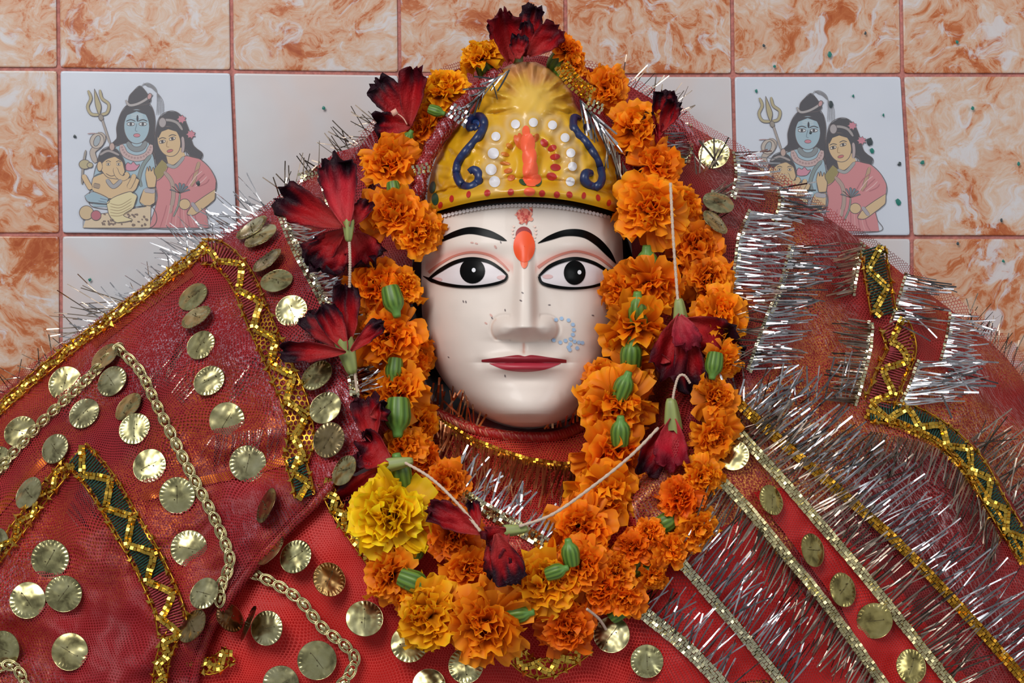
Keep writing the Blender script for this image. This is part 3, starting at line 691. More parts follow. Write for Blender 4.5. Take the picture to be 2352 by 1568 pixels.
for e in eyes:
    we = patch('eye_white', e['up'], e['lo'], 60, 14, 0.0007, M['vcol'], head, col=(222, 212, 214))
    upc = resample(e['up'], 80)
    clip = lambda x, u=upc: float(np.interp(x, u[:, 0], u[:, 1]))+2
    mb = MB(); disc(mb, *e['ir'], 0.0012, (9, 10, 11), clip=clip, dome=0.0004); ir = mb.build('iris', M['black'], we)
    mb = MB(); disc(mb, e['hl'][0], e['hl'][1], 4.5, 5, 0.0019, (225, 225, 230)); mb.build('eye_glint', M['vcol'], we)
    x0, y0 = e['up'][0]; x1, y1 = e['up'][-1]
    for (x, y) in ((x0+20, y0+1), (x1-12, y1+5)): mb = MB(); disc(mb, x, y, 12, 5, 0.0010, (214, 176, 174)); mb.build('eye_corner', M['vcol'], we)
    mb = MB(); band(mb, e['up'], [5, 9, 9, 8, 8, 7, 5], 0.0015, (14, 14, 16)); band(mb, e['lo'], [6, 8, 7, 6, 6, 7, 5], 0.0015, (14, 14, 16)); mb.build('kohl_line', M['black'], head)
    mb = MB(); band(mb, e['cr'], [7, 6, 5, 5, 5, 6, 4], 0.0005, (200, 122, 106)); mb.build('lid_line', M['vcol'], head)
mb = MB(); band(mb, [(972, 634), (990, 643), (1012, 650)], [2, 9, 6], 0.0016, (14, 14, 16), n=14); mb.build('kohl_tail', M['black'], head)
lips = patch('upper_lip', [(1106, 826), (1150, 820), (1188, 815), (1205, 818), (1222, 815), (1260, 820), (1301, 826)], [(1106, 831), (1150, 834), (1205, 832), (1260, 834), (1301, 833)], 60, 8, 0.0004, M['vcol'], head, col=(142, 30, 44))
patch('lower_lip', [(1124, 834), (1160, 834), (1205, 832), (1260, 834), (1288, 834)], [(1124, 835), (1160, 849), (1205, 854), (1250, 849), (1288, 835)], 60, 8, 0.0004, M['vcol'], head, col=(170, 44, 60))
mb = MB(); disc(mb, 1203, 540, 19, 20, 0.0007, (150, 24, 26)); disc(mb, 1204, 566, 25, 36, 0.0012, (240, 84, 36), dome=0.0012); disc(mb, 1204, 598, 9, 18, 0.0009, (236, 110, 70))
disc(mb, 1204, 495, 17, 17, 0.0006, (226, 120, 100), n=11)
rr = random.Random(5)
for k in range(26): disc(mb, 1204+rr.uniform(-18, 18), 495+rr.uniform(-18, 20), rr.uniform(1.5, 5), rr.uniform(1.5, 5), 0.0009, rr.choice([(196, 60, 50), (232, 150, 128), (170, 48, 40)]), n=8, rings=2)
mb.build('tilak', M['vcol'], head)
mb = MB()
for s in (-1, 1):
    for k in range(7): disc(mb, 1204+s*(24+3*math.sin(k)), 520+k*8, 2.6, 2.6, 0.001, (236, 200, 186), n=8, rings=2)
for x in np.linspace(1014, 1398, 46):
    y = 462+ (0.00072*(x-1204)**2 if True else 0); disc(mb, x, y+9, 4.4, 4.2, 0.0026, (232, 226, 226), n=8, rings=2)
mb.build('painted_pearl', M['vcol'], head)['kind'] = 'stuff'
mb = MB()
for x, y in ((1277, 734), (1290, 731), (1306, 735), (1316, 745), (1318, 757), (1316, 768), (1311, 778), (1299, 782), (1287, 786), (1272, 781), (1310, 790), (1320, 784), (1330, 786), (1338, 787), (1309, 803), (1326, 799), (1306, 797)):
    disc(mb, x, y, 4.5, 4.5, 0.0008, (160, 190, 222), n=9, rings=2)
mb.build('painted_nose_ring', M['vcol'], head)['label'] = 'pale blue dotted nose ring painted on the cheek'
mb = MB()
for x, y, r in ((1128, 724, 3), (1116, 742, 2.5), (1130, 730, 2), (1084, 557, 2.5), (1094, 559, 2.5), (1138, 567, 3), (1064, 692, 2), (1070, 693, 2), (1160, 712, 2), (1196, 690, 2.2), (1200, 672, 2), (1262, 700, 2), (1362, 724, 2), (1150, 556, 2), (1030, 820, 1.6), (1160, 863, 2)):
    disc(mb, x, y, r*1.6, r*0.8, 0.0004, (206, 160, 150) if r > 2.3 else (120, 108, 108), n=7, rings=2, rot=x % 90)
mb.build('paint_chip', M['vcol'], head)['kind'] = 'stuff'

# ------------------------------------------------------------------ crown
CW = ([140, 150, 165, 190, 215, 250, 290, 340, 390, 440, 470, 500], [18, 42, 66, 92, 108, 120, 160, 198, 216, 226, 225, 222])
cw = smooth_interp(*CW)
def ccx(py): return np.interp(py, [140, 250, 350, 500], [1208, 1207, 1208, 1206])
def cbot(px): return 452+0.00082*(px-1206)**2     # lower edge curve
def crown_feat(px, py):
    mm = 0.001; f = 0*px
    e = py-cbot(px)
    f -= 5*mm*np.exp(-((e+16)/17)**2)                               # rolled brim
    f += 2.5*mm*np.exp(-((e+40)/8)**2)
    for k, (x, y) in enumerate(WD): f -= 3.2*mm*np.exp(-(((px-x)/17)**2+((py-y)/17)**2)**1.5)
    f -= 5*mm*np.exp(-(((px-1216)/22)**4+((py-355)/70)**4))         # central figure
    for k in range(13):
        a = PI*(0.02+0.96*k/12); f -= 2.4*mm*G(px, py, 1218-62*math.cos(a), 368-62*math.sin(a), 9, 9)
    f -= 6*mm*np.exp(-(((px-1222)/58)**2+((py-228)/44)**2)**2)     # smooth dome boss
    dd = np.sqrt((px-1222)**2+(py-240)**2); an = np.arctan2(py-240, px-1222)
    f -= 4.0*mm*np.clip(np.sin(an*15), -0.4, 1)*np.exp(-((dd-84)/24)**2)*(py < 262)
    f -= 2.0*mm*np.sin(px/17+1.5*np.sin(py/33))*np.sin(py/19)*sstep(120, 160, np.abs(px-1206))*(e < -45)
    f -= 2.2*mm*nzv(px, py, 15, 1.5)*(e < -45)*sstep(60, 110, np.abs(px-1212)+np.clip(300-py, 0, 200)*0.6)
    f -= 1.0*mm*np.sin(px/9.0)*np.sin(py/11.0+px/30)*(e < -45)
    return f*1.7
WD = [(1139, 313), (1133, 352), (1128, 389), (1136, 417), (1184, 285), (1225, 281), (1269, 287), (1298, 316), (1311, 351), (1315, 382), (1310, 417)]
def crown_y(px, py):
    px = np.asarray(px, float); py = np.asarray(py, float)
    u = np.clip(np.abs(px-ccx(py))/cw(np.clip(py, 140, 500)), 0, 0.9999)
    dep = np.interp(py, [140, 170, 230, 330, 500], [.018, .034, .048, .072, .096])
    cen = np.interp(py, [140, 500], [.062, .055])
    return cen-dep*(1-u**2.3)**(1/2.1)+crown_feat(px, py)
nr, na = 200, 240
vv = np.linspace(0, 1, nr); th = np.linspace(-PI/2, PI/2, na); uu = np.clip(np.sin(th)*0.6+0.4*th/(PI/2), -.9999, .9999)
PX = np.zeros((nr, na)); PY = np.zeros((nr, na))
for i, v in enumerate(vv):
    y = np.full(na, 142.0)
    for _ in range(4):
        x = ccx(y)+cw(np.clip(y, 140, 500))*uu; y = 142+(cbot(x)-142)*v
    PX[i], PY[i] = x, y
F = Wn(PX, PY, crown_y(PX, PY))
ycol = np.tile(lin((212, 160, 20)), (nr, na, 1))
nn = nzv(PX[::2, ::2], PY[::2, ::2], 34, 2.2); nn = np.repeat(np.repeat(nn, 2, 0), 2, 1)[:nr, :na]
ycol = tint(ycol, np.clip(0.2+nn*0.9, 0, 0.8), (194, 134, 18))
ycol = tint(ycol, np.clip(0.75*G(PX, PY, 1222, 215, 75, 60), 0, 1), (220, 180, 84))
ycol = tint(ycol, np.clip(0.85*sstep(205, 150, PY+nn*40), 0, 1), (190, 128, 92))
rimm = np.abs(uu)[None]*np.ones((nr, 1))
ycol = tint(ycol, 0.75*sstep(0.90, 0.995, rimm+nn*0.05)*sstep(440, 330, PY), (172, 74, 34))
for x, y in WD: ycol = tint(ycol, 0.5*np.exp(-((np.sqrt((PX-x)**2+(PY-y)**2)-19)/7)**2), (206, 178, 132))
P2 = np.array([[W(ccx(py)+cw(py)*math.sin(t), py, np.interp(py, [140, 500], [.062, .055])-0.07*math.cos(t)*np.interp(py, [140, 500], [.3, 1])) for t in np.linspace(PI/2, 3*PI/2, 26)[1:-1]] for py in np.linspace(142, 494, nr)])
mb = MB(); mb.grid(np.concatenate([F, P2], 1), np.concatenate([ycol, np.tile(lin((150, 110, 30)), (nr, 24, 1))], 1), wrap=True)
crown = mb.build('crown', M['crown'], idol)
crown['label'] = 'yellow painted crown with blue scrolls and white dots'
M['blue'] = mat_plain('blue enamel', (18, 36, 80), 0.4, coat=0.15, var=0.35, bscale=60)
def scroll(pts):
    p = resample(pts, 90); Y = crown_y(p[:, 0], p[:, 1])-0.0006
    k = S0; r = np.interp(np.linspace(0, 1, 90), [0, .06, .15, .5, .85, .95, 1], [7, 10, 10.5, 10, 11, 11, 8])*k
    mb = MB(); mb.tube(Wn(p[:, 0], p[:, 1], Y), r, 10); return mb.build('scroll', M['blue'], crown)
scroll([(1088, 292), (1096, 283), (1090, 272), (1080, 280), (1082, 293), (1095, 298), (1092, 290), (1082, 296), (1078, 284), (1088, 271), (1104, 268), (1112, 282), (1108, 300), (1090, 325), (1068, 350), (1052, 375), (1050, 402), (1060, 422), (1080, 430), (1098, 418), (1100, 400), (1088, 390), (1078, 396)][5:])
scroll([(1348, 296), (1352, 290), (1345, 284), (1330, 272), (1319, 270), (1316, 288), (1326, 306), (1345, 326), (1364, 354), (1378, 386), (1381, 412), (1371, 428), (1354, 426), (1342, 412), (1346, 398), (1358, 398)][3:])
mb = MB(); disc(mb, 1349, 292, 10, 9, 0.0008, (30, 44, 88), crown_y, dome=0.001); disc(mb, 1090, 283, 11, 10, 0.0008, (40, 78, 140), crown_y, dome=0.001); mb.build('scroll_end', M['vcol'], crown)
for x, y in WD:
    mb = MB(); r = 13 if x < 1160 and y > 340 else 10.5
    disc(mb, x, y, r, r*1.0, 0.0006, (216, 212, 216), crown_y, n=18, rings=4, dome=0.0002); mb.build('white_dot', M['vcol'], crown)
for x, y in ((1011, 471), (1037, 456), (1076, 446), (1119, 443), (1173, 441), (1245, 444), (1279, 447), (1308, 447), (1341, 449), (1374, 454), (1399, 466)):
    mb = MB(); disc(mb, x, y, 7 if 1100 < x < 1320 else 5, 8, 0.0006, (176, 34, 24), crown_y, n=14, rings=3, rot=(x*13) % 50-25); mb.build('red_dot', M['vcol'], crown)
for x, y, rx, ry, rot, c in ((1232, 316, 6, 10, 20, (196, 96, 34)), (1250, 328, 10, 8, 50, (178, 42, 34)), (1268, 340, 11, 7, -25, (178, 42, 34)), (1275, 360, 12, 7, -5, (172, 36, 32)), (1276, 384, 12, 8, 5, (172, 36, 32)), (1267, 405, 12, 9, 12, (178, 42, 34)),
                        (1190, 326, 8, 18, -25, (212, 92, 34)), (1211, 316, 7, 14, 0, (206, 80, 30)), (1170, 335, 9, 6, 35, (204, 120, 34)), (1160, 354, 10, 5, 15, (204, 116, 34)), (1160, 375, 12, 4, 5, (200, 110, 34)), (1167, 392, 10, 6, -10, (200, 100, 34)), (1174, 408, 9, 7, -20, (200, 96, 34))):
    mb = MB(); disc(mb, x, y, rx, ry, 0.0007, c, crown_y, n=14, rings=3, rot=rot, dome=0.0008); mb.build('painted_petal', M['vcol'], crown)
mb = MB(); patchp = [(1208, 302, 9, 14), (1212, 330, 17, 26), (1216, 360, 17, 26), (1218, 390, 18, 28), (1222, 412, 22, 16), (1216, 440, 13, 10)]
for x, y, a, b in patchp: disc(mb, x, y, a, b, 0.0011, (240, 96, 58), crown_y, dome=0.0014)
disc(mb, 1198, 322, 7, 18, 0.0009, (212, 88, 34), crown_y, rot=-20)
mb.build('vermilion_mark', M['vcol'], crown)
for x, y, a, b, r in ((1201, 418, 10, 6, 30), (1236, 418, 8, 10, 30), (993, 430, 7, 14, 10), (999, 457, 8, 14, 0)):
    mb = MB(); disc(mb, x, y, a, b, 0.0013, (16, 70, 44), crown_y, rot=r); mb.build('green_dot', M['vcol'], crown)
# dark hair line under the brim
xs = np.linspace(992, 1424, 70); A = np.stack([xs, cbot(xs)-2], -1); B = np.stack([xs, cbot(xs)+17], -1)
patch('hair_line', A, B, 70, 5, 0.0010, M['hair'], head, surf=lambda x, y: face_y(np.clip(x, 1200-0.985*fw(y), 1200+0.985*fw(y)), y), bulge=0.001)

exec_after = []
# ------------------------------------------------------------------ sequins
def sequin_mesh(variant):
    rng = random.Random(variant); nseg = 72
    radii = [0.03, 0.06, 0.35, 0.65, 0.78, 0.82, 0.855, 0.90, 0.945, 0.975, 1.0]
    P = []
    for r in radii:
        row = []
        for k in range(nseg):
            a = 2*PI*k/nseg; z = 0.05*(1-r*r)
            lo, hi = [(0.6, 5.6), (3.5, 6.1), (0, 6.28), (1.2, 3.4)][variant % 4]
            if 0.80 < r < 0.96 and lo < a < hi: z += 0.040*(1 if k % 3 == 0 else -0.5)
            z += 0.05*mnoise.noise((r*math.cos(a)*1.3, r*math.sin(a)*1.3, variant*3.1))
            row.append((r*math.cos(a), r*math.sin(a), z))
        P.append(row)
    P = np.array(P); mb = MB(); mb.grid(P, wrap=True)
    Pb = P.copy(); Pb[..., 2] -= 0.022; nbase = mb.grid(Pb[::-1], wrap=True)
    m = nseg; last = (len(radii)-1)*m
    for k in range(m): mb.f.append([last+k, nbase+k, nbase+(k+1) % m, last+(k+1) % m])
    return mb.mesh('sequin', M['sequin'])
SEQ = [sequin_mesh(v) for v in range(6)]
def stitch_mesh():
    mb = MB(); a = [(-0.55, 0.03, 0.02), (-0.3, 0.02, 0.09), (0, 0, 0.10), (0.3, -0.02, 0.09), (0.55, -0.03, 0.02)]
    mb.tube(resample(a, 8), 0.010, 5); 
    for x, y in ((0, 0), (0.22, -0.16), (-0.5, 0.0)): mb.tube([(x, y, 0.02), (x, y, 0.105)], 0.034, 6)
    return mb.mesh('stitch', M['stitchm'])
M['stitchm'] = mat_plain('stitching', (70, 58, 30), 0.6)
STI = stitch_mesh()
def add_sequin(parent, surf, x, y, a, ratio, ang, k, tint_c=None, lift=0.0075, glow=False):
    """a: major radius in px; ratio: minor/major as seen; ang: direction of the major axis, degrees, counter-clockwise"""
    rng = random.Random(k*17+3)
    tilt = math.acos(min(0.999, ratio)); g = math.radians(ang)
    if ratio > 0.95: tilt = rng.uniform(0.05, 0.2); g = rng.uniform(0, 3.1)
    major = Vector((math.cos(g), 0, math.sin(g)))
    side = Vector((-math.sin(g), 0, math.cos(g)))
    sgn = 1 if side.z > 0 else -1
    nrm = (Vector((0, -1, 0))*math.cos(tilt)+side*sgn*math.sin(tilt)).normalized()
    if glow:
        nrm = Vector((-0.30-x*1e-4*0.5, -1.6, 0.52)).normalized(); major = (major-nrm*major.dot(nrm)).normalized(); tilt = 0.35
    minor = nrm.cross(major)
    rot = rng.uniform(0, 6.28); X = major*math.cos(rot)+minor*math.sin(rot); Yv = nrm.cross(X)
    sp = float(surf(np.array([x], float), np.array([y], float))[0]); r = a*S0
    Y = sp-lift-r*math.sin(tilt)*0.55
    c = Vector(W(x, y, Y)); r *= (D+Y)/D
    mw = Matrix(((X.x*r, Yv.x*r, nrm.x*r, c.x), (X.y*r, Yv.y*r, nrm.y*r, c.y), (X.z*r, Yv.z*r, nrm.z*r, c.z), (0, 0, 0, 1)))
    o = link('sequin', SEQ[k % 6], parent, mw)
    t = tint_c or rng.choice([(1, 1, 1), (.97, .98, .9), (1, .97, .86), (.92, .93, .86), (1, .98, .92)])
    o.color = (*t, 1)
    s = link('stitch', STI, o, mw)
    return o
SQL = [(578, 522, 42, .45, 35), (598, 541, 42, .5, 30), (613, 597, 40, .42, 37), (635, 644, 38, .67, 10), (669, 713, 38, .85, 5), (730, 808, 34, .5, 12), (727, 862, 40, .7, 38),
       (747, 936, 40, .82, 40), (755, 1010, 42, .86, 60), (443, 681, 38, .72, 38), (450, 727, 38, .55, 30), (461, 792, 36, .85, 40), (480, 874, 38, .86, 30), (521, 964, 41, .97, 0), (569, 1064, 42, .98, 0),
       (240, 818, 38, .6, 38), (257, 875, 38, .82, 40), (150, 880, 41, .84, -15), (193, 949, 38, .84, 32), (294, 933, 38, .62, 42), (309, 984, 38, .9, 30), (46, 990, 39, .85, 20), (126, 1030, 36, .85, 50),
       (343, 1069, 40, .9, 40), (407, 1137, 42, 1, 0), (65, 1132, 40, .72, 52), (-3, 1058, 34, .9, 60), (-4, 1240, 28, .9, 80), (434, 1259, 42, .99, 0), (611, 1160, 43, .42, 65), (115, 1283, 44, .98, 0),
       (63, 1378, 42, 1, 0), (146, 1363, 42, 1, 0), (160, 1496, 43, 1, 0), (8, 1490, 42, .95, 90), (469, 1362, 38, .8, 42), (441, 1437, 42, .62, 48), (790, 1080, 38, .62, 55)]
for k, s in enumerate(SQL):
    add_sequin(veilL, surf_left, *s, k, (.62, .5, .46) if s[:2] in ((611, 1160), (441, 1437), (755, 1010)) else None, glow=s[:2] in ((150, 880), (343, 1069), (669, 713)))
SQC = [(679, 1278, 40, .85, 42), (620, 1262, 42, .42, 45), (756, 1330, 40, .82, -55), (837, 1420, 43, .88, -20), (613, 1442, 40, .93, 60), (728, 1516, 45, 1, 0), (645, 1570, 42, 1, 0), (940, 1478, 43, .95, -20), (1070, 1528, 41, .95, 30),
       (570, 1430, 42, .22, 66), (528, 1418, 36, .6, -50), (985, 1572, 38, .9, 0)]
for k, s in enumerate(SQC):
    add_sequin(robe, lambda x, y: surf_robe(x, y)-0.006, *s, k+60, (.8, .52, .36) if s[:2] in ((756, 1330),) else ((.5, .3, .26) if s[:2] in ((528, 1418), (570, 1430)) else None))
SQR = [(1640, 353, 36, .88, 0), (1650, 465, 37, .66, -15), (1643, 510, 36, .5, -42), (1685, 1045, 36, .85, -50), (1772, 1148, 36, .75, -62), (1867, 1263, 39, .72, -68), (1936, 1354, 40, .78, -66), (2009, 1425, 41, .97, 0), (2093, 1530, 40, .9, -60), (1405, 1457, 42, .82, -20), (1486, 1518, 38, .97, 90)]
for k, s in enumerate(SQR): add_sequin(veilR, surf_right, *s, k+90, (1, .9, .62) if s[1] > 1100 and s[0] > 1600 else None, lift=0.024 if s[1] < 600 else 0.0085, glow=s[:2] in ((1640, 353), (1685, 1045), (1405, 1457)))
add_sequin(robe, lambda x, y: surf_robe(x, y), 873, 1128, 34, .97, 0, 131, glow=True)

# ------------------------------------------------------------------ trims
def frame2d(pts, step):
    n = max(4, int(plen(pts)/step)); p = resample(pts, n); T = np.gradient(p, axis=0); T /= np.linalg.norm(T, axis=1)[:, None]+1e-9
    return p, T, np.stack([T[:, 1], -T[:, 0]], -1)
def beads(name, parent, pts, surf, rows, pitch, size, mat, off=0.006, jit=0.35, seed=0, kind='stuff'):
    """a cord worked from small faceted metal beads"""
    rng = random.Random(seed); p, T, Nn = frame2d(pts, pitch); mb = MB()
    Y = surf(p[:, 0], p[:, 1])-off
    for i in range(len(p)):
        for r in range(rows):
            o = (r-(rows-1)/2)*size*1.15
            q = p[i]+Nn[i]*o+T[i]*((r % 2)*pitch*0.4)
            t = Vector((T[i, 0], 0, -T[i, 1])); n2 = Vector((Nn[i, 0], 0, -Nn[i, 1])); u = Vector((0, -1, 0))
            R = Matrix.Rotation(rng.uniform(-jit, jit), 3, t) @ Matrix.Rotation(rng.uniform(-jit, jit), 3, n2)
            h = size*S0*0.5
            mb.box(W(q[0], q[1], Y[i]), np.array(R@t)*h*(pitch/size)*0.85, np.array(R@n2)*h, np.array(R@u)*h*0.7)
    o = mb.build(name, mat, parent, smooth=False)
    if kind: o['kind'] = kind
    return o
def fringe(parent, pts, surf, dirn, length, gap, width, mat, seed=0, off=0.007, lift=0.012, spread=0.25, bright=False, curl=0.08):
    """tinsel strands hanging from a trim, each a narrow bent foil strip"""
    rng = random.Random(seed); p, T, Nn = frame2d(pts, gap); mb = MB()
    d0 = np.array(dirn, float)
    Yb = surf(p[:, 0], p[:, 1])-off
    segs = 4; a = []
    for i in range(len(p)):
        if rng.random() < 0.08: continue
        L = length*rng.uniform(0.55, 1.12); an = math.atan2(d0[1], d0[0])+rng.gauss(0, spread); cv = rng.gauss(0, curl)
        lf = lift*rng.uniform(0.3, 1.6); hw = width*rng.uniform(0.7, 1.25)/2; tw = rng.gauss(0, 0.26)+0.24*(1 if math.cos(an) > 0 else -1); q = p[i].copy(); pts3 = []
        for s in range(segs+1):
            t = s/segs; pts3.append((q[0], q[1], t, an)); an += cv/segs; q = q+np.array([math.cos(an), math.sin(an)])*L/segs
        a.append((i, pts3, lf, hw, tw))
    allq = np.array([[c[:2] for c in x[1]] for x in a]); ys = surf(allq[..., 0], allq[..., 1])
    for (i, pts3, lf, hw, tw), yy in zip(a, ys):
        V = []
        for s, (x, y, t, an) in enumerate(pts3):
            nx, ny = -math.sin(an), math.cos(an); ct, st = math.cos(tw*(0.4+t)), math.sin(tw*(0.4+t))
            Y = min(yy[s], Yb[i]+0.03)-off-lf*math.sin(PI*0.62*t)
            V.append(W(x+nx*hw*ct, y+ny*hw*ct, Y-hw*S0*st)); V.append(W(x-nx*hw*ct, y-ny*hw*ct, Y+hw*S0*st))
        mb.add(V, [(2*s, 2*s+1, 2*s+3, 2*s+2) for s in range(segs)], np.array((1, 1, 1))*rng.choice([0.6, 0.8, 1.0, 1.0] if bright else [0.18, 0.3, 0.45, 0.65, 1.0]))
    o = mb.build('tinsel_fringe', mat, parent, smooth=False); o['kind'] = 'stuff'; return o
def strip(name, parent, pts, surf, width, off, mat, n=None):
    p, T, Nn = frame2d(pts, 9); k = 5
    Q = np.stack([p+Nn*width*(j/(k-1)-0.5) for j in range(k)], 1)
    mb = MB(); Y = surf(Q[..., 0], Q[..., 1])-off
    Pf = Wn(Q[..., 0], Q[..., 1], Y); mb.grid(Pf)
    return mb.build(name, mat, parent)
def stud_mesh():
    mb = MB(); v = [(-1, -0.7, 0), (1, -0.7, 0), (0.15, 1.1, 0), (0.05, -0.1, 0.8)]
    mb.add(v, [(0, 1, 3), (1, 2, 3), (2, 0, 3), (0, 2, 1)]); return mb.mesh('stud', M['gold'], smooth=False)
STUD = stud_mesh()
def stud(parent, x, y, Y, size, ang, rng):
    nrm = Vector((rng.uniform(-.35, .35), -1, rng.uniform(-.35, .35))).normalized()
    X = Vector((math.cos(ang), 0, math.sin(ang))); X = (X-nrm*X.dot(nrm)).normalized(); Yv = nrm.cross(X)
    s = size*S0; c = W(x, y, Y)
    mw = Matrix(((X.x*s, Yv.x*s, nrm.x*s, c[0]), (X.y*s, Yv.y*s, nrm.y*s, c[1]), (X.z*s, Yv.z*s, nrm.z*s, c[2]), (0, 0, 0, 1)))
    return link('stud', STUD, parent, mw)
def zigzag_trim(parent, pts, surf, width, period, seed, fill=('net_gold',), amp=0.30, stud_gap=26, bead=8, fillname='yarn_filling'):
    rng = random.Random(seed)
    t = strip('zigzag_trim', parent, pts, surf, width, 0.0055, M['net_gold'])
    t['label'] = 'gold zigzag lace trim with studs'
    for k, (a, b, mname) in enumerate(fill if isinstance(fill[0], tuple) else []):
        p, T, Nn = frame2d(pts, 6); n = len(p); i0, i1 = int(a*n), int(b*n); mb = MB()
        for i in range(i0, max(i0+1, i1)):                    # yarn rungs across the trim
            w2 = width*0.36; q0 = p[i]-Nn[i]*w2+T[i]*3; q1 = p[i]+Nn[i]*w2-T[i]*3
            L = np.linspace(0, 1, 6)[:, None]; q = q0*(1-L)+q1*L
            Y = surf(q[:, 0], q[:, 1])-0.0072; mb.tube(Wn(q[:, 0], q[:, 1], Y), 2.3*S0, 5)
        yo = mb.build(fillname, M[mname], t); yo['kind'] = 'stuff'
    p, T, Nn = frame2d(pts, 4); s = np.arange(len(p))*4.0
    tri = 2*np.abs(((s/period) % 1)-0.5)*2-1
    zz = p+Nn*(tri*width*amp)[:, None]
    idx = [0]+[i for i in range(1, len(tri)-1) if (tri[i]-tri[i-1])*(tri[i+1]-tri[i]) < 0]+[len(tri)-1]
    for rj in (-1, 1):
        rng2 = random.Random(seed+rj); mb = MB()
        zp = resample(zz, max(6, int(plen(zz)*1.02/ (bead*0.95))), smooth=False)
        Tz = np.gradient(zp, axis=0); Tz /= np.linalg.norm(Tz, axis=1)[:, None]+1e-9; Nz = np.stack([Tz[:, 1], -Tz[:, 0]], -1)
        q = zp+Nz*rj*bead*0.52; Y = surf(q[:, 0], q[:, 1])-0.0098
        for i in range(len(q)):
            a = Vector((Tz[i, 0], 0, -Tz[i, 1])); b = Vector((Nz[i, 0], 0, -Nz[i, 1])); u = Vector((0, -1, 0))
            R = Matrix.Rotation(rng2.uniform(-.4, .4), 3, a)@Matrix.Rotation(rng2.uniform(-.4, .4), 3, b); h = bead*S0*0.46
            mb.box(W(q[i, 0], q[i, 1], Y[i]), np.array(R@a)*h, np.array(R@b)*h, np.array(R@u)*h*0.8)
        zo = mb.build('zigzag_cord', M['gold'], t, smooth=False); zo['kind'] = 'stuff'
    for side in (-1, 1):                                      # edge cords and studs
        e = p+Nn*side*width*0.47; Y = surf(e[:, 0], e[:, 1])-0.0075
        mb = MB(); mb.tube(Wn(e[::2, 0], e[::2, 1], Y[::2]), 2.2*S0, 5); mb.build('edge_cord', M['gold_dull'], t)
        L = len(p)*4; ns = max(2, int(L/stud_gap))
        for k in range(ns):
            i = min(len(p)-1, int((k+0.5+rng.uniform(-.2, .2))/ns*len(p)))
            q = p[i]+Nn[i]*side*width*(0.47+rng.uniform(-.05, .03))
            stud(t, q[0], q[1], float(Y[i])-0.0016, rng.uniform(6, 10), rng.uniform(0, 6.28), rng)
    return t
# left veil gold trims
zigzag_trim(veilL, [(462, 578), (505, 585), (555, 640), (595, 735), (640, 835), (676, 920), (692, 1000), (676, 1060)], surf_left, 62, 92, 1, fill=((0, .38, 'pink_yarn'),))
zigzag_trim(veilL, [(676, 1050), (690, 1095), (700, 1140)], surf_left, 50, 60, 2, fill=((0, 1, 'green_yarn'),))
zigzag_trim(veilL, [(472, 570), (380, 637), (280, 712), (180, 786), (80, 866), (-20, 955)], surf_left, 24, 60, 3, amp=0.16, stud_gap=22, bead=6)
zigzag_trim(veilL, [(172, 1040), (230, 1105), (290, 1205), (340, 1290), (385, 1390), (398, 1460)], surf_left, 74, 96, 4, fill=((0.02, .70, 'green_yarn'), (.70, 1, 'pink_yarn')))
zigzag_trim(veilL, [(398, 1455), (375, 1510), (362, 1600)], surf_left, 34, 50, 5)
zigzag_trim(veilL, [(160, 1062), (95, 1140), (40, 1215), (-20, 1290)], surf_left, 34, 70, 6, bead=6)
zigzag_trim(veilL, [(745, 1105), (775, 1170), (830, 1250), (866, 1300)], lambda x, y: surf_robe(x, y)-0.006, 34, 44, 7)
zigzag_trim(robe, [(1180, 1500), (1230, 1535), (1290, 1520), (1350, 1478)], lambda x, y: surf_robe(x, y)-0.01, 46, 60, 8)
zigzag_trim(robe, [(430, 1500), (480, 1530), (530, 1500)], lambda x, y: surf_robe(x, y)-0.004, 40, 50, 9)
M['orange_gold'] = mat_foil('orange gold ribbon and highlight', (220, 120, 40), 0.4)
strip('ribbon_and_highlight', veilL, [(212, 790), (300, 722), (380, 664), (440, 622)], surf_left, 26, 0.002, M['orange_gold'])  # satin highlight along the rim, laid on as an orange strip
strip('ribbon_and_highlight', veilL, [(330, 1142), (430, 1112), (560, 1084), (668, 1054)], surf_left, 20, 0.0025, M['orange_gold'])
strip('ribbon_and_highlight', veilL, [(-10, 1180), (60, 1100), (110, 1050)], surf_left, 18, 0.002, M['orange_gold'])
# left veil silver edge
Ls = [(640, 470), (668, 545), (700, 610), (735, 675), (770, 740), (800, 820), (815, 905)]
beads('silver_edge', veilL, Ls, surf_left, 3, 8, 7, M['silver_gold'], off=0.008, seed=1)
fringe(veilL, Ls, surf_left, (1.0, -0.25), 75, 3.2, 3.0, M['tinsel'], 2, bright=True)
rl = [(850, 1000), (745, 1130), (650, 1225), (545, 1345), (470, 1470), (430, 1640)]; rq = resample(rl, 60)
mb = MB(); mb.tube(Wn(rq[:, 0], rq[:, 1], surf_left(rq[:, 0], rq[:, 1])), 11*S0, 10); mb.build('rolled_hem', M['cloth_left'], veilL)
mb = MB(); mb.tube(Wn(rq[:, 0], rq[:, 1], surf_left(rq[:, 0], rq[:, 1])), 14*S0, 10); mb.build('hem_net', M['net_wine'], veilL)
beads('silver_edge', veilL, [(690, 408), (735, 398), (752, 440), (768, 500)], surf_left, 3, 8, 7, M['silver_gold'], off=0.004, seed=3)
fringe(veilL, [(622, 478), (560, 515), (480, 565), (420, 605)], surf_left, (-0.85, -0.62), 95, 4.2, 2.6, M['tinsel'], 4, bright=True, lift=0.004, spread=0.35, off=0.002)
fringe(veilL, [(420, 605), (300, 690), (180, 780)], surf_left, (-0.8, -0.6), 60, 9, 2.4, M['tinsel'], 5, bright=True, lift=0.004, spread=0.4, off=0.002)
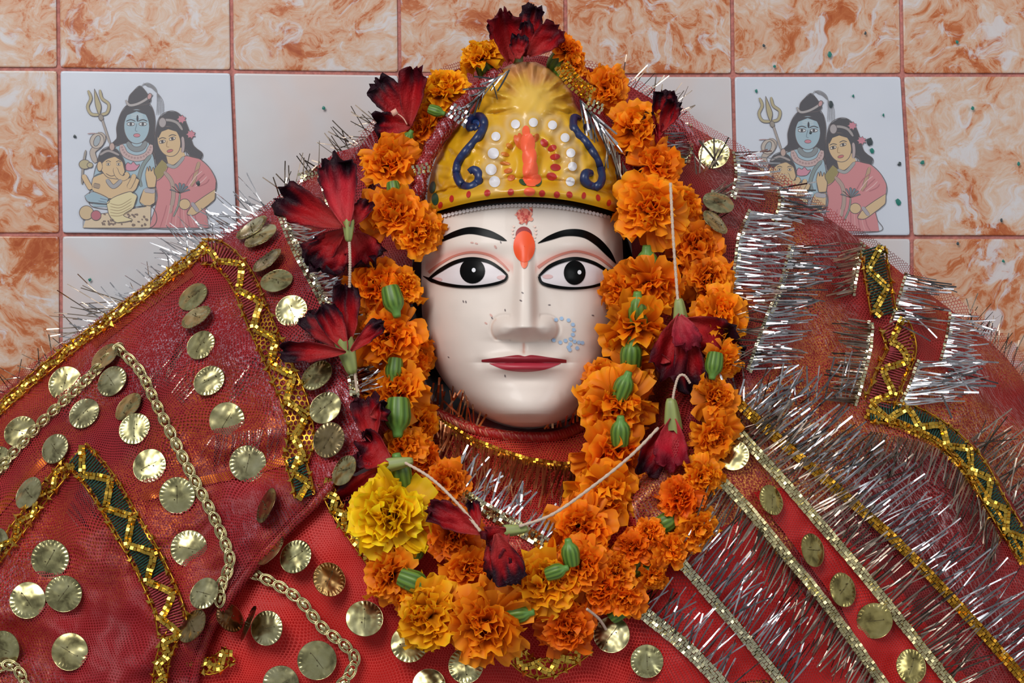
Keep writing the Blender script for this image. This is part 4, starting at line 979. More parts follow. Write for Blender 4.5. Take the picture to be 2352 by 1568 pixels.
fringe(veilL, [(300, 690), (240, 735), (190, 770)], surf_left, (-0.97, -0.2), 115, 7, 2.6, M['tinsel_warm'], 6, bright=True, lift=0.004, spread=0.35, off=0.002)
fringe(veilL, [(150, 800), (80, 850), (10, 900)], surf_left, (-0.7, -0.75), 60, 11, 2.2, M['tinsel_warm'], 7, lift=0.003, spread=0.5, off=0.002)
fringe(veilL, [(640, 470), (700, 410), (745, 396)], surf_left, (-0.25, -1), 75, 7, 2.6, M['tinsel_warm'], 8, lift=0.004, spread=0.5, off=0.002)
fringe(veilL, [(760, 420), (800, 350), (850, 310), (900, 270)], lambda x, y: base_y(x, y), (-0.9, -0.2), 75, 5, 2.4, M['tinsel_warm'], 9, lift=0.003, spread=0.6, off=0.0)
# shimmer strands seen through the net on the left veil
for k, (pts, d) in enumerate((([(395, 820), (380, 880), (420, 930)], (0.55, -0.75)), ([(540, 880), (520, 930)], (0.7, -0.7)), ([(490, 1000), (600, 985), (680, 980)], (-0.15, 1)), ([(330, 890), (300, 950)], (0.6, -0.7)), ([(200, 1080), (150, 1180)], (0.6, .8)))):
    fringe(veilL, pts, surf_left, d, 80, 6, 2.4, M['tinsel_warm'], 20+k, off=0.0015, lift=0.001, spread=0.12, curl=0.05)

# braids: chains of gold cord loops, every loop its own piece
def loop_mesh():
    mb = MB()
    for r, w_ in ((1.0, 0.62), (0.82, 0.46)):
        a = np.linspace(0, 2*PI, 21); pts = np.stack([r*np.cos(a), w_*np.sin(a), 0.12*np.sin(2*a)], -1)
        P = np.zeros((21, 5, 3))
        for i in range(21):
            n1 = np.array([math.cos(a[i]), math.sin(a[i]), 0]); n2 = np.array([0, 0, 1.0])
            for j in range(5):
                t = 2*PI*j/5; P[i, j] = pts[i]+0.09*(math.cos(t)*n1+math.sin(t)*n2)
        mb.grid(P, wrap=True)
    P = np.array([[(0.52*math.sin(v)*math.cos(a)*(1+0.12*math.sin(6*a)), 0.30*math.sin(v)*math.sin(a)*(1+0.12*math.sin(6*a)), 0.22*math.cos(v)) for a in np.linspace(0, 2*PI, 18, endpoint=False)] for v in np.linspace(0.05, PI-0.05, 7)])
    mb.grid(P, wrap=True)
    return mb.mesh('braid_loop', M['palegold'])
LOOP = loop_mesh()
def braid(parent, pts, surf, size=19, gap=30, off=0.009):
    p, T, Nn = frame2d(pts, gap); Y = surf(p[:, 0], p[:, 1])-off
    f, _, _ = frame2d(pts, 6); mb = MB()
    for ph in (0, PI):
        k = np.arange(len(f)); Nf = frame2d(pts, 6)[2]; q = f+Nf*(np.sin(k*6*PI/gap+ph)*size*0.5)[:, None]
        mb.tube(Wn(q[:, 0], q[:, 1], surf(q[:, 0], q[:, 1])-off+0.001), 2.2*S0, 5)
    b = mb.build('gold_braid', M['palegold'], parent); b['label'] = 'pale gold braid of twisted cord loops'
    for i in range(len(p)):
        nrm = Vector((0, -1, 0)); X = Vector((T[i, 0], 0, -T[i, 1])); Yv = nrm.cross(X); s = size*S0; c = W(p[i, 0], p[i, 1], Y[i])
        mw = Matrix(((X.x*s, Yv.x*s, nrm.x*s, c[0]), (X.y*s, Yv.y*s, nrm.y*s, c[1]), (X.z*s, Yv.z*s, nrm.z*s, c[2]), (0, 0, 0, 1)))
        link('braid_loop', LOOP, b, mw)
braid(veilL, [(-15, 1090), (30, 1040), (100, 965), (180, 890), (235, 835), (268, 802)], surf_left)
braid(veilL, [(275, 805), (320, 850), (360, 930), (400, 1010), (440, 1090), (480, 1165), (510, 1230), (528, 1290), (508, 1345), (505, 1375)], surf_left)
braid(veilL, [(-10, 1535), (35, 1530), (60, 1580)], surf_left)
braid(robe, [(585, 1318), (640, 1345), (690, 1380), (740, 1440), (790, 1480), (815, 1515), (790, 1565), (760, 1590)], lambda x, y: surf_robe(x, y)-0.003)

# right veil: diagonal fringed cords at the bottom
T1 = [(1455, 1390), (1520, 1440), (1590, 1500), (1670, 1585)]
T2 = [(1550, 1275), (1610, 1345), (1700, 1450), (1810, 1585)]
T3 = [(1635, 1080), (1720, 1170), (1810, 1280), (1900, 1390), (2040, 1585)]
T4 = [(1680, 975), (1790, 1095), (1890, 1210), (2000, 1340), (2195, 1585)]
T5 = [(1690, 920), (1800, 1020), (1930, 1130), (2060, 1245), (2200, 1390), (2370, 1580)]
sr = surf_right
for k, (t, rows, mt) in enumerate(((T1, 4, 'silver_gold'), (T2, 3, 'silver_gold'), (T3, 3, 'palegold'), (T4, 3, 'palegold'), (T5, 3, 'gold_dull'))):
    beads('metal_cord', veilR, t, sr, rows, 8, 7, M[mt], off=0.010, seed=40+k)
fringe(veilR, T1, sr, (0.62, -0.78), 105, 7.0, 3.4, M['tinsel'], 51, lift=0.010, spread=0.18)
fringe(veilR, T2, sr, (0.62, -0.78), 130, 5.4, 3.6, M['tinsel'], 52, lift=0.010, spread=0.16)
fringe(veilR, T3, sr, (-0.50, 0.86), 105, 5.0, 3.2, M['tinsel_warm'], 53, lift=0.010, spread=0.16)
fringe(veilR, T4, sr, (0.80, -0.60), 125, 5.0, 3.4, M['tinsel_warm'], 54, lift=0.010, spread=0.14)
fringe(veilR, T5, sr, (0.80, -0.60), 150, 6.0, 3.6, M['tinsel'], 55, lift=0.010, spread=0.14)
fringe(veilR, [(1680, 930), (1760, 940), (1850, 925), (1950, 915)], sr, (0.25, -1), 110, 9, 4, M['tinsel'], 56, lift=0.014, spread=0.5)
fringe(veilR, [(1740, 985), (1830, 1030), (1930, 1070), (2020, 1110)], sr, (0.8, -0.62), 110, 9, 4, M['tinsel_warm'], 57, lift=0.012, spread=0.2)
fringe(veilR, [(2000, 990), (2100, 1010), (2170, 1040), (2240, 1130), (2300, 1240)], sr, (-0.35, 0.95), 95, 5, 3, M['tinsel_warm'], 58, lift=0.008, spread=0.22)
fringe(veilR, [(2230, 1010), (2290, 1090), (2360, 1220)], sr, (0.7, -0.6), 110, 5, 3.2, M['tinsel_warm'], 59, lift=0.01, spread=0.3)
beads('metal_cord', veilR, [(1990, 950), (2100, 990), (2180, 1040), (2260, 1140), (2350, 1290)], sr, 3, 8, 7, M['gold_dull'], seed=60)
zigzag_trim(veilR, [(2000, 945), (2090, 955), (2170, 1000), (2240, 1070), (2290, 1160), (2360, 1270)], sr, 52, 80, 61, fill=((0, 1, 'green_yarn'),))
# upper right trims
zigzag_trim(veilR, [(2004, 570), (2016, 640), (2030, 722)], sr, 62, 90, 62, fill=((0, 1, 'green_yarn'),))
zigzag_trim(veilR, [(2052, 740), (2070, 800), (2046, 860), (2018, 930)], sr, 74, 80, 63, fill=((0, .6, 'pink_yarn'), (.6, 1, 'pink_yarn')))
UP = [([(1582, 285), (1586, 330), (1578, 372)], (-1, 0.05), 60, 'tinsel'), ([(1688, 350), (1694, 400), (1684, 450)], (1, 0.08), 105, 'tinsel'), ([(1790, 432), (1794, 470), (1780, 505)], (1, 0.1), 105, 'tinsel'),
      ([(1724, 485), (1700, 545), (1690, 620), (1678, 700)], (1, 0.06), 115, 'tinsel'), ([(1818, 565), (1796, 650), (1762, 735), (1722, 848)], (1, -0.02), 105, 'tinsel'),
      ([(1982, 560), (1966, 620), (1958, 672)], (-0.9, 0.2), 60, 'tinsel_warm'), ([(2084, 630), (2066, 690), (2050, 740)], (1, 0.2), 120, 'tinsel'), ([(2186, 720), (2176, 780), (2162, 835)], (1, 0.12), 95, 'tinsel'),
      ([(2000, 740), (1996, 800), (1976, 880), (1962, 925)], (-1, -0.1), 80, 'tinsel_warm'), ([(2112, 830), (2090, 890), (2070, 930)], (1, -0.05), 160, 'tinsel'),
      ([(1640, 440), (1620, 520)], (0.8, -0.5), 60, 'tinsel_warm')]
for k, (pts, d, L, mt) in enumerate(UP):
    beads('silver_cord', veilR, pts, sr, 2, 8, 7, M['silver_gold'], seed=70+k)
    fringe(veilR, pts, sr, d, L, 3.4, 3.0, M[mt], 80+k, lift=0.010, spread=0.10, curl=0.12, bright=(mt == 'tinsel' and k % 2 == 1))
fringe(veilR, [(1722, 848), (1762, 735), (1796, 650)], sr, (-1, 0.05), 80, 6, 2.6, M['tinsel_warm'], 95, spread=0.25)
fringe(veilR, [(2110, 900), (2160, 870), (2190, 830)], sr, (0.95, 0.25), 130, 7, 4, M['tinsel'], 96, spread=0.5, lift=0.02)
fringe(veilR, [(1430, 195), (1500, 235), (1560, 270)], lambda x, y: base_y(x, y), (0.75, -0.65), 70, 8, 2.4, M['tinsel_warm'], 97, lift=0.004, spread=0.6, off=0.0)
fringe(veilR, [(2220, 740), (2300, 815), (2360, 880)], sr, (0.4, -0.9), 70, 7, 2.2, M['tinsel_warm'], 98, lift=0.004, spread=0.3, off=0.002)

# scarf laces
SC1 = [(985, 945), (1060, 1000), (1140, 1035), (1230, 1062), (1340, 1070), (1400, 1050)]
SC2 = [(1030, 1110), (1090, 1155), (1160, 1195), (1230, 1235), (1300, 1280)]
beads('lace_cord', scarf, SC1, surf_scarf, 3, 8, 6, M['gold_dull'], seed=101)
beads('lace_cord', scarf, SC2, surf_scarf, 4, 8, 7, M['silver_gold'], seed=102, off=0.009)
fringe(scarf, SC1, surf_scarf, (-0.25, 1), 95, 3.4, 3.2, M['tinsel_copper'], 103, bright=True, spread=0.2, lift=0.006)
fringe(scarf, SC2, surf_scarf, (0.5, -0.86), 95, 5, 4, M['tinsel'], 104, bright=True, spread=0.25, lift=0.008)
fringe(scarf, [(985, 930), (1060, 960), (1100, 980)], surf_scarf, (0.15, -1), 70, 6, 4, M['tinsel_copper'], 105, bright=True, spread=0.3, lift=0.014, off=0.014)
fringe(scarf, [(1250, 985), (1290, 980), (1335, 965)], surf_scarf, (0.1, -1), 75, 8, 5, M['tinsel_copper'], 106, bright=True, spread=0.25, lift=0.014, off=0.014)
mb = MB(); q = resample([(960, 905), (1010, 950), (1100, 988), (1200, 1003), (1300, 995), (1400, 930)], 60)
mb.tube(Wn(q[:, 0], q[:, 1], surf_scarf(q[:, 0], q[:, 1])-0.004), 13*S0, 10); mb.build('rolled_hem', M['scarf'], scarf)

# rolled hems of the veil beside the crown, with foil knots
def rolled(pts, Y0, r, parent):
    q = resample(pts, 70); wob = 1+0.12*np.sin(np.arange(70)*0.7)
    mb = MB(); mb.tube(Wn(q[:, 0], q[:, 1], np.interp(np.linspace(0, 1, 70), np.linspace(0, 1, len(Y0)), Y0)), r*S0*wob, 12); a = mb.build('rolled_hem', M['cloth_left'], parent)
    mb = MB(); mb.tube(Wn(q[:, 0], q[:, 1], np.interp(np.linspace(0, 1, 70), np.linspace(0, 1, len(Y0)), Y0)), (r+2.5)*S0*wob, 12); mb.build('hem_net', M['net_wine2'], parent)
rolled([(958, 500), (962, 430), (978, 370), (1010, 310), (1058, 245), (1110, 196), (1150, 165)], [.03, .02, .02, .022, .028, .038, .045], 17, veilL)
rolled([(1325, 180), (1350, 230), (1385, 285), (1420, 340), (1446, 400), (1450, 470)], [.05, .045, .04, .035, .035, .04], 15, veilR)
flat = lambda v: (lambda x, y: np.full(np.shape(x), v, float))
beads('foil_knot', veilL, [(1036, 252), (1070, 274)], flat(0.005), 4, 7, 8, M['silver'], seed=110, off=0.0, jit=0.7)
beads('foil_knot', veilL, [(950, 392), (982, 384)], flat(0.0), 3, 7, 7, M['silver_gold'], seed=111, off=0.0, jit=0.7)
fringe(veilL, [(1080, 245), (1130, 190), (1170, 160)], flat(0.012), (-0.7, 0.55), 55, 5, 4, M['silver'], 112, spread=0.5, lift=0.004, off=0.002)
fringe(veilR, [(1330, 225), (1360, 260), (1390, 300)], flat(0.018), (0.45, 0.9), 90, 4, 3.6, M['tinsel'], 113, spread=0.25, lift=0.004, off=0.002)
fringe(veilR, [(1380, 300), (1420, 350), (1450, 420)], flat(0.015), (0.2, 1), 100, 8, 3, M['tinsel_warm'], 114, spread=0.3, lift=0.004, off=0.002)
beads('foil_knot', veilR, [(1290, 150), (1320, 190), (1355, 215)], flat(0.015), 4, 8, 8, M['gold'], seed=115, off=0.0, jit=0.9)
beads('foil_knot', veilR, [(1350, 236), (1380, 250)], flat(0.012), 3, 7, 8, M['silver_gold'], seed=116, off=0.0, jit=0.8)
fringe(veilR, [(1600, 400), (1650, 380)], flat(0.05), (0.1, -1), 75, 6, 4, M['tinsel_warm'], 117, spread=0.5, lift=0.004, off=0.0)

# ------------------------------------------------------------------ marigolds
def marigold_mesh(seed, n=50):
    rng = random.Random(seed); mb = MB(); nu, nv = 6, 9
    for i in range(n):
        t = i/(n-1); az = i*2.39996+rng.gauss(0, 0.3)
        el = math.radians(-20+98*t**0.9+rng.gauss(0, 17)); Ln = (0.98-0.36*t)*rng.uniform(0.72, 1.14); wd = (0.40-0.10*t)*rng.uniform(0.8, 1.25)
        ro = 0.05+0.20*(1-t); ph = rng.uniform(0, 6.28); fr = rng.uniform(1.6, 3.4); rf = rng.uniform(0.07, 0.17); cup = rng.uniform(-0.35, 0.6); tw = rng.gauss(0, 0.7); cv = rng.uniform(0.1, 0.75)*(1 if t < .75 else -0.4)
        er = np.array([math.cos(az), math.sin(az), 0]); et = np.array([-math.sin(az), math.cos(az), 0]); ez = np.array([0, 0, 1.0])
        br = rng.uniform(0.80, 1.12); P = np.zeros((nu, nv, 3)); col = np.zeros((nu, nv, 3)); pos = er*ro+ez*(0.02+0.10*t); a = el
        for u in range(nu):
            s = u/(nu-1)
            if u: 
                a2 = a-cv*(s-0.3)*0.55; dr = er*math.cos(a2)+ez*math.sin(a2); pos = pos+dr*Ln/(nu-1)
            else: dr = er*math.cos(a)+ez*math.sin(a); a2 = a
            up = -er*math.sin(a2)+ez*math.cos(a2)
            wu = wd*(0.22+0.95*math.sin(min(1, s*1.12+0.02)*PI*0.56))
            for v in range(nv):
                q = v/(nv-1)*2-1
                ruf = rf*s*s*math.sin(q*fr*PI+ph)+cup*wu*q*q
                end = (-0.10*abs(q)**3+0.05*math.cos(q*PI*2.5+ph)) if u == nu-1 else 0
                sd = et*math.cos(tw*s)+up*math.sin(tw*s); u2 = up*math.cos(tw*s)-et*math.sin(tw*s)
                P[u, v] = pos+sd*q*wu+u2*ruf+dr*end*0.8
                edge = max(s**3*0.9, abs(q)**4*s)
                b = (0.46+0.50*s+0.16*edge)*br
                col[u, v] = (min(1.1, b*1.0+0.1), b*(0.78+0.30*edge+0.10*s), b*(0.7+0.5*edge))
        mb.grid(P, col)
    return mb.mesh('marigold', M['petal'])
MARI = [marigold_mesh(s, 52 if s < 5 else 40) for s in range(8)]
def calyx_mesh():
    mb = MB(); prof = [(-0.02, .30), (-0.15, .34), (-0.35, .36), (-0.58, .38), (-0.78, .34), (-0.92, .24), (-1.0, .17), (-1.12, .15), (-1.2, .13), (-1.21, 0.01)]
    n = 40; P = []; col = []
    for z, r in prof:
        row = []; rc = []
        for k in range(n):
            a = 2*PI*k/n; rib = math.cos(a*10); rr2 = r*(1+0.045*rib*(1 if z > -0.95 else 0.3)); row.append((rr2*math.cos(a), rr2*math.sin(a), z))
            g = 0.5+0.5*rib; c1 = np.array(lin((58, 92, 26))); c2 = np.array(lin((106, 140, 48))); c = c1*(1-g)+c2*g
            if z < -0.9: c = np.array(lin((96, 140, 60)))
            rc.append(c)
        P.append(row); col.append(rc)
    mb.grid(np.array(P), np.array(col), wrap=True); return mb.mesh('calyx', M['calyx'])
CAL = calyx_mesh()
def garland_y(x, y):
    b = float(base_y(np.array([x], float), np.array([y], float))[0])
    sc = float(surf_scarf(np.array([x], float), np.array([y], float))[0]) if y > 960 and 900 < x < 1480 else 1
    return min(0.012, b-0.026, sc-0.018)
OR = (1.0, 0.295, 0.008); DO = (0.92, 0.19, 0.006); YO = (1.0, 0.44, 0.008); YE = (1.0, 0.60, 0.008)
def marigold(parent, x, y, r, ax, k, col=OR, Y=None, calr=1.0, label=None):
    """ax: facing direction as (right, up, toward camera)"""
    rng = random.Random(k*7+1)
    if x > 1400 and y > 1120: r *= 0.86
    z = Vector((ax[0], -ax[2], ax[1])).normalized()
    t = Vector((0, 0, 1)) if abs(z.z) < 0.9 else Vector((1, 0, 0)); X = t.cross(z).normalized(); Yv = z.cross(X)
    g = rng.uniform(0, 6.28); X, Yv = X*math.cos(g)+Yv*math.sin(g), Yv*math.cos(g)-X*math.sin(g)
    if Y is None: Y = garland_y(x, y)
    elif y > 520: Y = min(Y, garland_y(x, y))
    c = W(x, y, Y); s = r*S0*(D+Y)/D
    sx, sy = s*rng.uniform(.95, 1.06), s*rng.uniform(.95, 1.06)
    mw = Matrix(((X.x*sx, Yv.x*sy, z.x*s, c[0]), (X.y*sx, Yv.y*sy, z.y*s, c[1]), (X.z*sx, Yv.z*sy, z.z*s, c[2]), (0, 0, 0, 1)))
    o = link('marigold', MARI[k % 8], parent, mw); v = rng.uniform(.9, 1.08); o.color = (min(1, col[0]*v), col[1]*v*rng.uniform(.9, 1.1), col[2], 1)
    cs = 62/r*calr if calr else 0
    cm = mw @ Matrix.Diagonal((cs*1.0, cs*1.0, cs*1.0, 1)) if cs else mw
    cx = link('calyx', CAL, o, cm)
    if label: o['label'] = label
    return o
g1 = empty('marigold_garland', W(1190, 1480, -0.08)); tag(g1, 'long garland of orange marigolds hung over the crown and down both sides of the face', 'garland')
g2 = empty('marigold_garland', W(1400, 1300, -0.08)); tag(g2, 'inner strand of orange marigolds with green calyxes beside the right cheek', 'garland')
F_, U_, DN = (0, 0.15, 1), (0, 0.9, 0.45), (0, -0.85, 0.5)
M1 = [(1108, 138, 50, (-.4, .8, .4), YO, .05), (1297, 118, 42, (.5, .8, .4), OR, .055), (1316, 150, 34, (.6, .4, .6), OR, .05), (1020, 212, 62, (-.3, .5, .8), YO, .045), (978, 288, 50, (-.4, .3, .8), OR, .05), (1005, 262, 44, (-.2, .2, .9), YO, .05),
      (897, 375, 66, (-.1, .25, .95), OR, .02), (905, 492, 74, (-.1, .2, .95), OR, .0), (962, 532, 58, (.4, -.1, .9), OR, -.002), (866, 655, 64, (-.2, .2, .95), OR, .01), (928, 660, 46, (.5, .45, .7), OR, .005),
      (892, 775, 78, (0, .1, 1), OR, -.004), (950, 810, 52, (.5, -.3, .8), OR, .012), (915, 855, 66, (.1, -.3, .9), DO, .022), (912, 900, 72, (-.1, .35, .9), OR, -.014), (960, 975, 54, (.6, -.3, .7), OR, .0), (925, 1030, 52, (-.1, .5, .8), OR, -.03), (968, 1055, 46, (.4, -.2, .85), DO, -.02),
      (1026, 1112, 54, (.3, .3, .9), OR, None), (900, 1185, 92, (-.1, .25, .95), YE, -.085), (1040, 1225, 62, (.1, -.1, 1), DO, -.07), (900, 1318, 62, (-.55, .35, .75), OR, -.075), (945, 1370, 50, (-.2, -.5, .8), OR, -.07),
      (1082, 1310, 68, (0, .4, .9), OR, -.085), (988, 1412, 80, (-.45, .15, .85), YO, -.105), (1112, 1432, 92, (.15, -.15, .97), OR, -.112), (1252, 1338, 80, (-.1, .35, .9), YO, -.10), (1300, 1438, 62, (.2, -.2, .95), DO, -.088), (1335, 1302, 68, (.3, .3, .9), OR, -.10),
      (1392, 205, 54, (.3, .5, .8), OR, .05), (1456, 300, 66, (.2, .5, .8), OR, .035), (1508, 382, 62, (.3, .4, .85), OR, .025), (1495, 482, 80, (-.1, .25, .95), OR, .0), (1562, 478, 52, (.6, .1, .75), OR, .02),
      (1598, 568, 60, (.3, .25, .9), OR, .012), (1622, 640, 58, (.2, .1, .97), OR, .008), (1650, 722, 60, (.2, .35, .9), OR, .008), (1655, 825, 46, (.5, -.2, .8), OR, .02), (1640, 915, 54, (.3, .25, .9), OR, .0), (1640, 1000, 60, (.1, -.1, .98), OR, -.01),
      (1614, 1092, 48, (.3, -.2, .9), OR, -.02), (1560, 1145, 60, (0, .3, .95), DO, -.03), (1600, 1215, 56, (.4, -.2, .85), OR, -.035), (1490, 1222, 40, (-.3, .4, .85), OR, -.05), (1540, 1262, 50, (.5, .1, .8), OR, -.05), (1455, 1258, 50, (-.2, .3, .9), DO, -.05),
      (1500, 1318, 46, (.3, -.6, .7), OR, -.06), (1436, 1375, 54, (.3, -.2, .9), OR, -.07), (1415, 1310, 54, (.1, .3, .9), OR, -.075), (1380, 1350, 56, (.1, -.2, .9), DO, -.075)]
for k, (x, y, r, ax, c, Y) in enumerate(M1):
    marigold(g1, x, y, r, ax, k, c, Y, label='large yellow marigold flower' if c is YE else None)
# inner strand: flowers seen from the side, calyx upward
M2 = [(1490, 650, 78, (0.05, -.75, .6), OR, -.012), (1425, 668, 50, (-.5, -.4, .7), OR, -.008), (1462, 752, 74, (0, -.7, .65), OR, -.016), (1445, 858, 66, (0, -.4, .85), OR, -.01), (1385, 868, 46, (-.5, .1, .85), OR, -.012), (1412, 930, 84, (-.1, -.35, .93), OR, -.03), (1410, 1042, 80, (0, -.5, .8), OR, -.045),
      (1392, 1140, 80, (.1, -.2, .97), OR, -.06), (1335, 1210, 74, (-.2, .1, .97), OR, -.08)]
for k, (x, y, r, ax, c, Y) in enumerate(M2): marigold(g2, x, y, r, ax, k+3, c, Y)
# green calyxes that show between the flowers, each with the stub of its stalk
def free_calyx(parent, x, y, Y, ang, size, foreshort=0.2, sink=0.0):
    z = Vector((math.cos(math.radians(ang)), -foreshort, math.sin(math.radians(ang)))).normalized(); z = -z
    if y > 520: Y = min(Y, garland_y(x, y)-0.012)+(0.016 if (x > 1420 and y > 1150) or (x, y) == (955, 1265) else 0)
    size *= 0.86; X = Vector((0, 1, 0)).cross(z).normalized(); Yv = z.cross(X); s = size*S0; c = Vector(W(x, y, Y))+z*s*0.55
    mw = Matrix(((X.x*s, Yv.x*s, z.x*s, c.x), (X.y*s, Yv.y*s, z.y*s, c.y), (X.z*s, Yv.z*s, z.z*s, c.z), (0, 0, 0, 1)))
    return link('calyx', CAL, parent, mw)
for x, y, Y, a, s in ((1486, 606, -.004, 92, 78), (1465, 712, -.026, 92, 76), (1450, 815, -.026, 88, 76), (1432, 888, -.045, 70, 66), (1425, 992, -.062, 90, 66), (1310, 1270, -.115, 100, 58), (1278, 1312, -.118, 20, 50)):
    free_calyx(g2, x, y, Y, a, s)
for x, y, Y, a, s in ((903, 690, -.018, -75, 72), (905, 850, -.02, -95, 60), (914, 955, -.036, -90, 88), (918, 1085, -.056, 100, 78), (952, 1336, -.098, -20, 74), (1192, 1410, -.115, 10, 60), (905, 440, -.004, -80, 50), (935, 320, .035, 60, 44), (1530, 1200, -.06, 30, 66), (1470, 1295, -.085, 50, 60), (1640, 838, -.008, -100, 60), (955, 1265, -.09, -100, 56), (1002, 255, .02, -20, 40), (1425, 1400, -.08, 40, 60)):
    free_calyx(g1, x, y, Y, a, s)

# ------------------------------------------------------------------ hibiscus garland
gh = empty('hibiscus_garland', W(1150, 1330, -0.11)); tag(gh, 'string of wilted dark red hibiscus flowers on white thread over the marigolds', 'garland')
RED = (178, 10, 22); DRK = (40, 9, 24)
def petal(parent, b, t, wd, k, cup=0.25, curl=0.0, dark=0.5, tipdroop=0.0, red=RED, nv_=13, nu_=18, frill=1.7):
    """petal from base b to tip t, both (px, py, Y); wd greatest width in px"""
    rng = random.Random(k*13+5); B = np.array(W(*b)); T = np.array(W(*t)); ax = T-B; L = np.linalg.norm(ax); ax = ax/L
    nrm = np.array([0, -1.0, 0]); nrm = nrm-ax*(nrm@ax); nrm /= np.linalg.norm(nrm); sd = np.cross(ax, nrm)
    if tipdroop: pass
    P = np.zeros((nu_, nv_, 3)); col = np.zeros((nu_, nv_, 3)); hw = wd*S0/2; s1, s2 = rng.uniform(0, 99), rng.uniform(0, 99)
    cr, cd = np.array(lin(red)), np.array(lin(DRK))
    for i in range(nu_):
        u = i/(nu_-1); wu = hw*(0.16+0.9*math.sin(min(1, u**0.85)*PI*0.64)**1.2)
        if u > 0.9: wu *= 1-0.45*((u-0.9)/0.1)**2
        for j in range(nv_):
            v = j/(nv_-1)*2-1
            cru = mnoise.noise((u*5+s1, v*2.2, s2))*0.26*hw*u*frill+mnoise.noise((u*11+s1, v*6, s2+5))*0.13*hw*u*frill
            wave = math.sin(v*5+s2)*0.16*hw*u*u*frill
            c = cup*hw*(v*v)*1.2-curl*L*u*u*0.5+0.28*hw*u*math.cos(v*4.2+s1)*frill*0.5
            e = (mnoise.noise((u*7+s2, v*3, s1))*0.22+mnoise.noise((u*19+s2, v*9, s1))*0.12)*hw*frill*(abs(v)**3*u+(1 if u > .95 else 0))
            P[i, j] = B+ax*(u*L+e+(-(abs(v)**2)*0.12*hw if u > .9 else 0))+sd*v*(wu+e)+nrm*(c+cru+wave)
            dk = max(sstep(0.50, 0.92, u+0.25*mnoise.noise((v*3+s1, u*3, 1))), sstep(0.45, 0.95, abs(v)*(0.5+0.55*u)+0.25*mnoise.noise((u*5+s1, v*2, 3))))*(0.25+dark)
            dk = min(1, max(0, dk)); vein = 0.86+0.22*mnoise.noise((v*14+s1, u*1.2, 7)); pale = 0.30*(1-u)**3
            cc = (cr*(1-dk)+cd*dk)*vein; cc = cc*(1-pale)+np.array(lin((214, 120, 110)))*pale*(1-dk)
            col[i, j] = cc
    mb = MB(); mb.grid(P, col)
    # thin but real thickness
    o = mb.build('petal', M['hib'], parent); md = o.modifiers.new('thickness', 'SOLIDIFY'); md.thickness = 0.0005; md.offset = 0
    return o
def hibiscus(calyx, petals, k, cal_size=60, stamen=None):
    """calyx: (px, py, Y, direction in degrees from flower to stalk)"""
    o_ = None
    x, y, Y, a = calyx
    z = Vector((math.cos(math.radians(a)), -0.1, math.sin(math.radians(a)))).normalized(); X = Vector((0, 1, 0)).cross(z).normalized(); Yv = z.cross(X)
    mb = MB(); P = []; col = []; s = cal_size*S0; c0 = Vector(W(x, y, Y))
    for t, r in ((-.55, .34), (-.2, .30), (.15, .25), (.42, .20), (.55, .14), (.57, .01)):
        row = []; rc = []
        for q in range(24):
            g = 2*PI*q/24; rr2 = r*(1+0.06*math.cos(g*5)); tt = t-(0.14*max(0, math.cos(g*5)) if t < -.5 else 0)
            row.append(tuple(c0+z*s*tt+X*s*rr2*math.cos(g)+Yv*s*rr2*math.sin(g))); rc.append(np.array(lin((150, 160, 92)))*(0.85+0.15*math.cos(g*5)))
        P.append(row); col.append(rc)
    mb.grid(np.array(P), np.array(col), wrap=True)
    f = mb.build('hibiscus', M['calyx'], gh); f['label'] = 'wilted dark red hibiscus flower'
    for j, p in enumerate(petals): petal(f, *p[:3], k*10+j, **(p[3] if len(p) > 3 else {}))
    if stamen:
        q = resample(stamen, 20); mb = MB(); mb.tube(np.array([W(*s_) for s_ in q]), np.linspace(3.2, 1.6, 20)*S0, 6); mb.build('stamen', mat_st, f)
    return f
mat_st = mat_plain('stamen', (214, 160, 140), 0.6)
# crown top
hibiscus((1190, 150, .05, -90), [((1172, 140, .045), (1155, 22, .03), 66, dict(cup=.7, dark=.55, curl=-.05)), ((1150, 132, .055), (1140, 40, .05), 44, dict(dark=1.0)), ((1205, 130, .05), (1226, 12, .045), 52, dict(cup=.6, dark=.85, frill=1.6)), ((1218, 120, .04), (1205, 48, .035), 34, dict(dark=1, frill=1.5)),
                              ((1215, 128, .04), (1284, 62, .035), 62, dict(dark=.55, cup=.4)), ((1190, 135, .03), (1192, 82, .025), 40, dict(dark=.95))], 1, 40)
hibiscus((962, 300, .05, -50), [((955, 292, .045), (862, 185, .045), 70, dict(dark=1.0, frill=1.4)), ((940, 290, .035), (950, 152, .03), 58, dict(cup=.6, dark=.6)), ((945, 290, .04), (862, 288, .045), 60, dict(dark=.95, frill=1.5))], 2, 36)
mb = MB(); q = resample([(935, 286), (925, 270), (908, 258)], 12); mb.tube(Wn(q[:, 0], q[:, 1], .018), 1.5*S0, 6); mb.box(W(906, 258, .018), np.array((.002, 0, .0012)), np.array((0, .001, 0)), np.array((-.001, 0, .002))); mb.build('stamen', mat_st, gh)
hibiscus((1512, 312, .04, -100), [((1512, 312, .035), (1530, 205, .03), 52, dict(cup=.8, dark=.95, frill=1.4)), ((1518, 300, .03), (1552, 232, .025), 42, dict(cup=.7, dark=.75)), ((1500, 290, .03), (1480, 262, .025), 34, dict(dark=1, frill=1.6)), ((1515, 345, .03), (1512, 285, .028), 26, dict(dark=.4))], 3, 26)
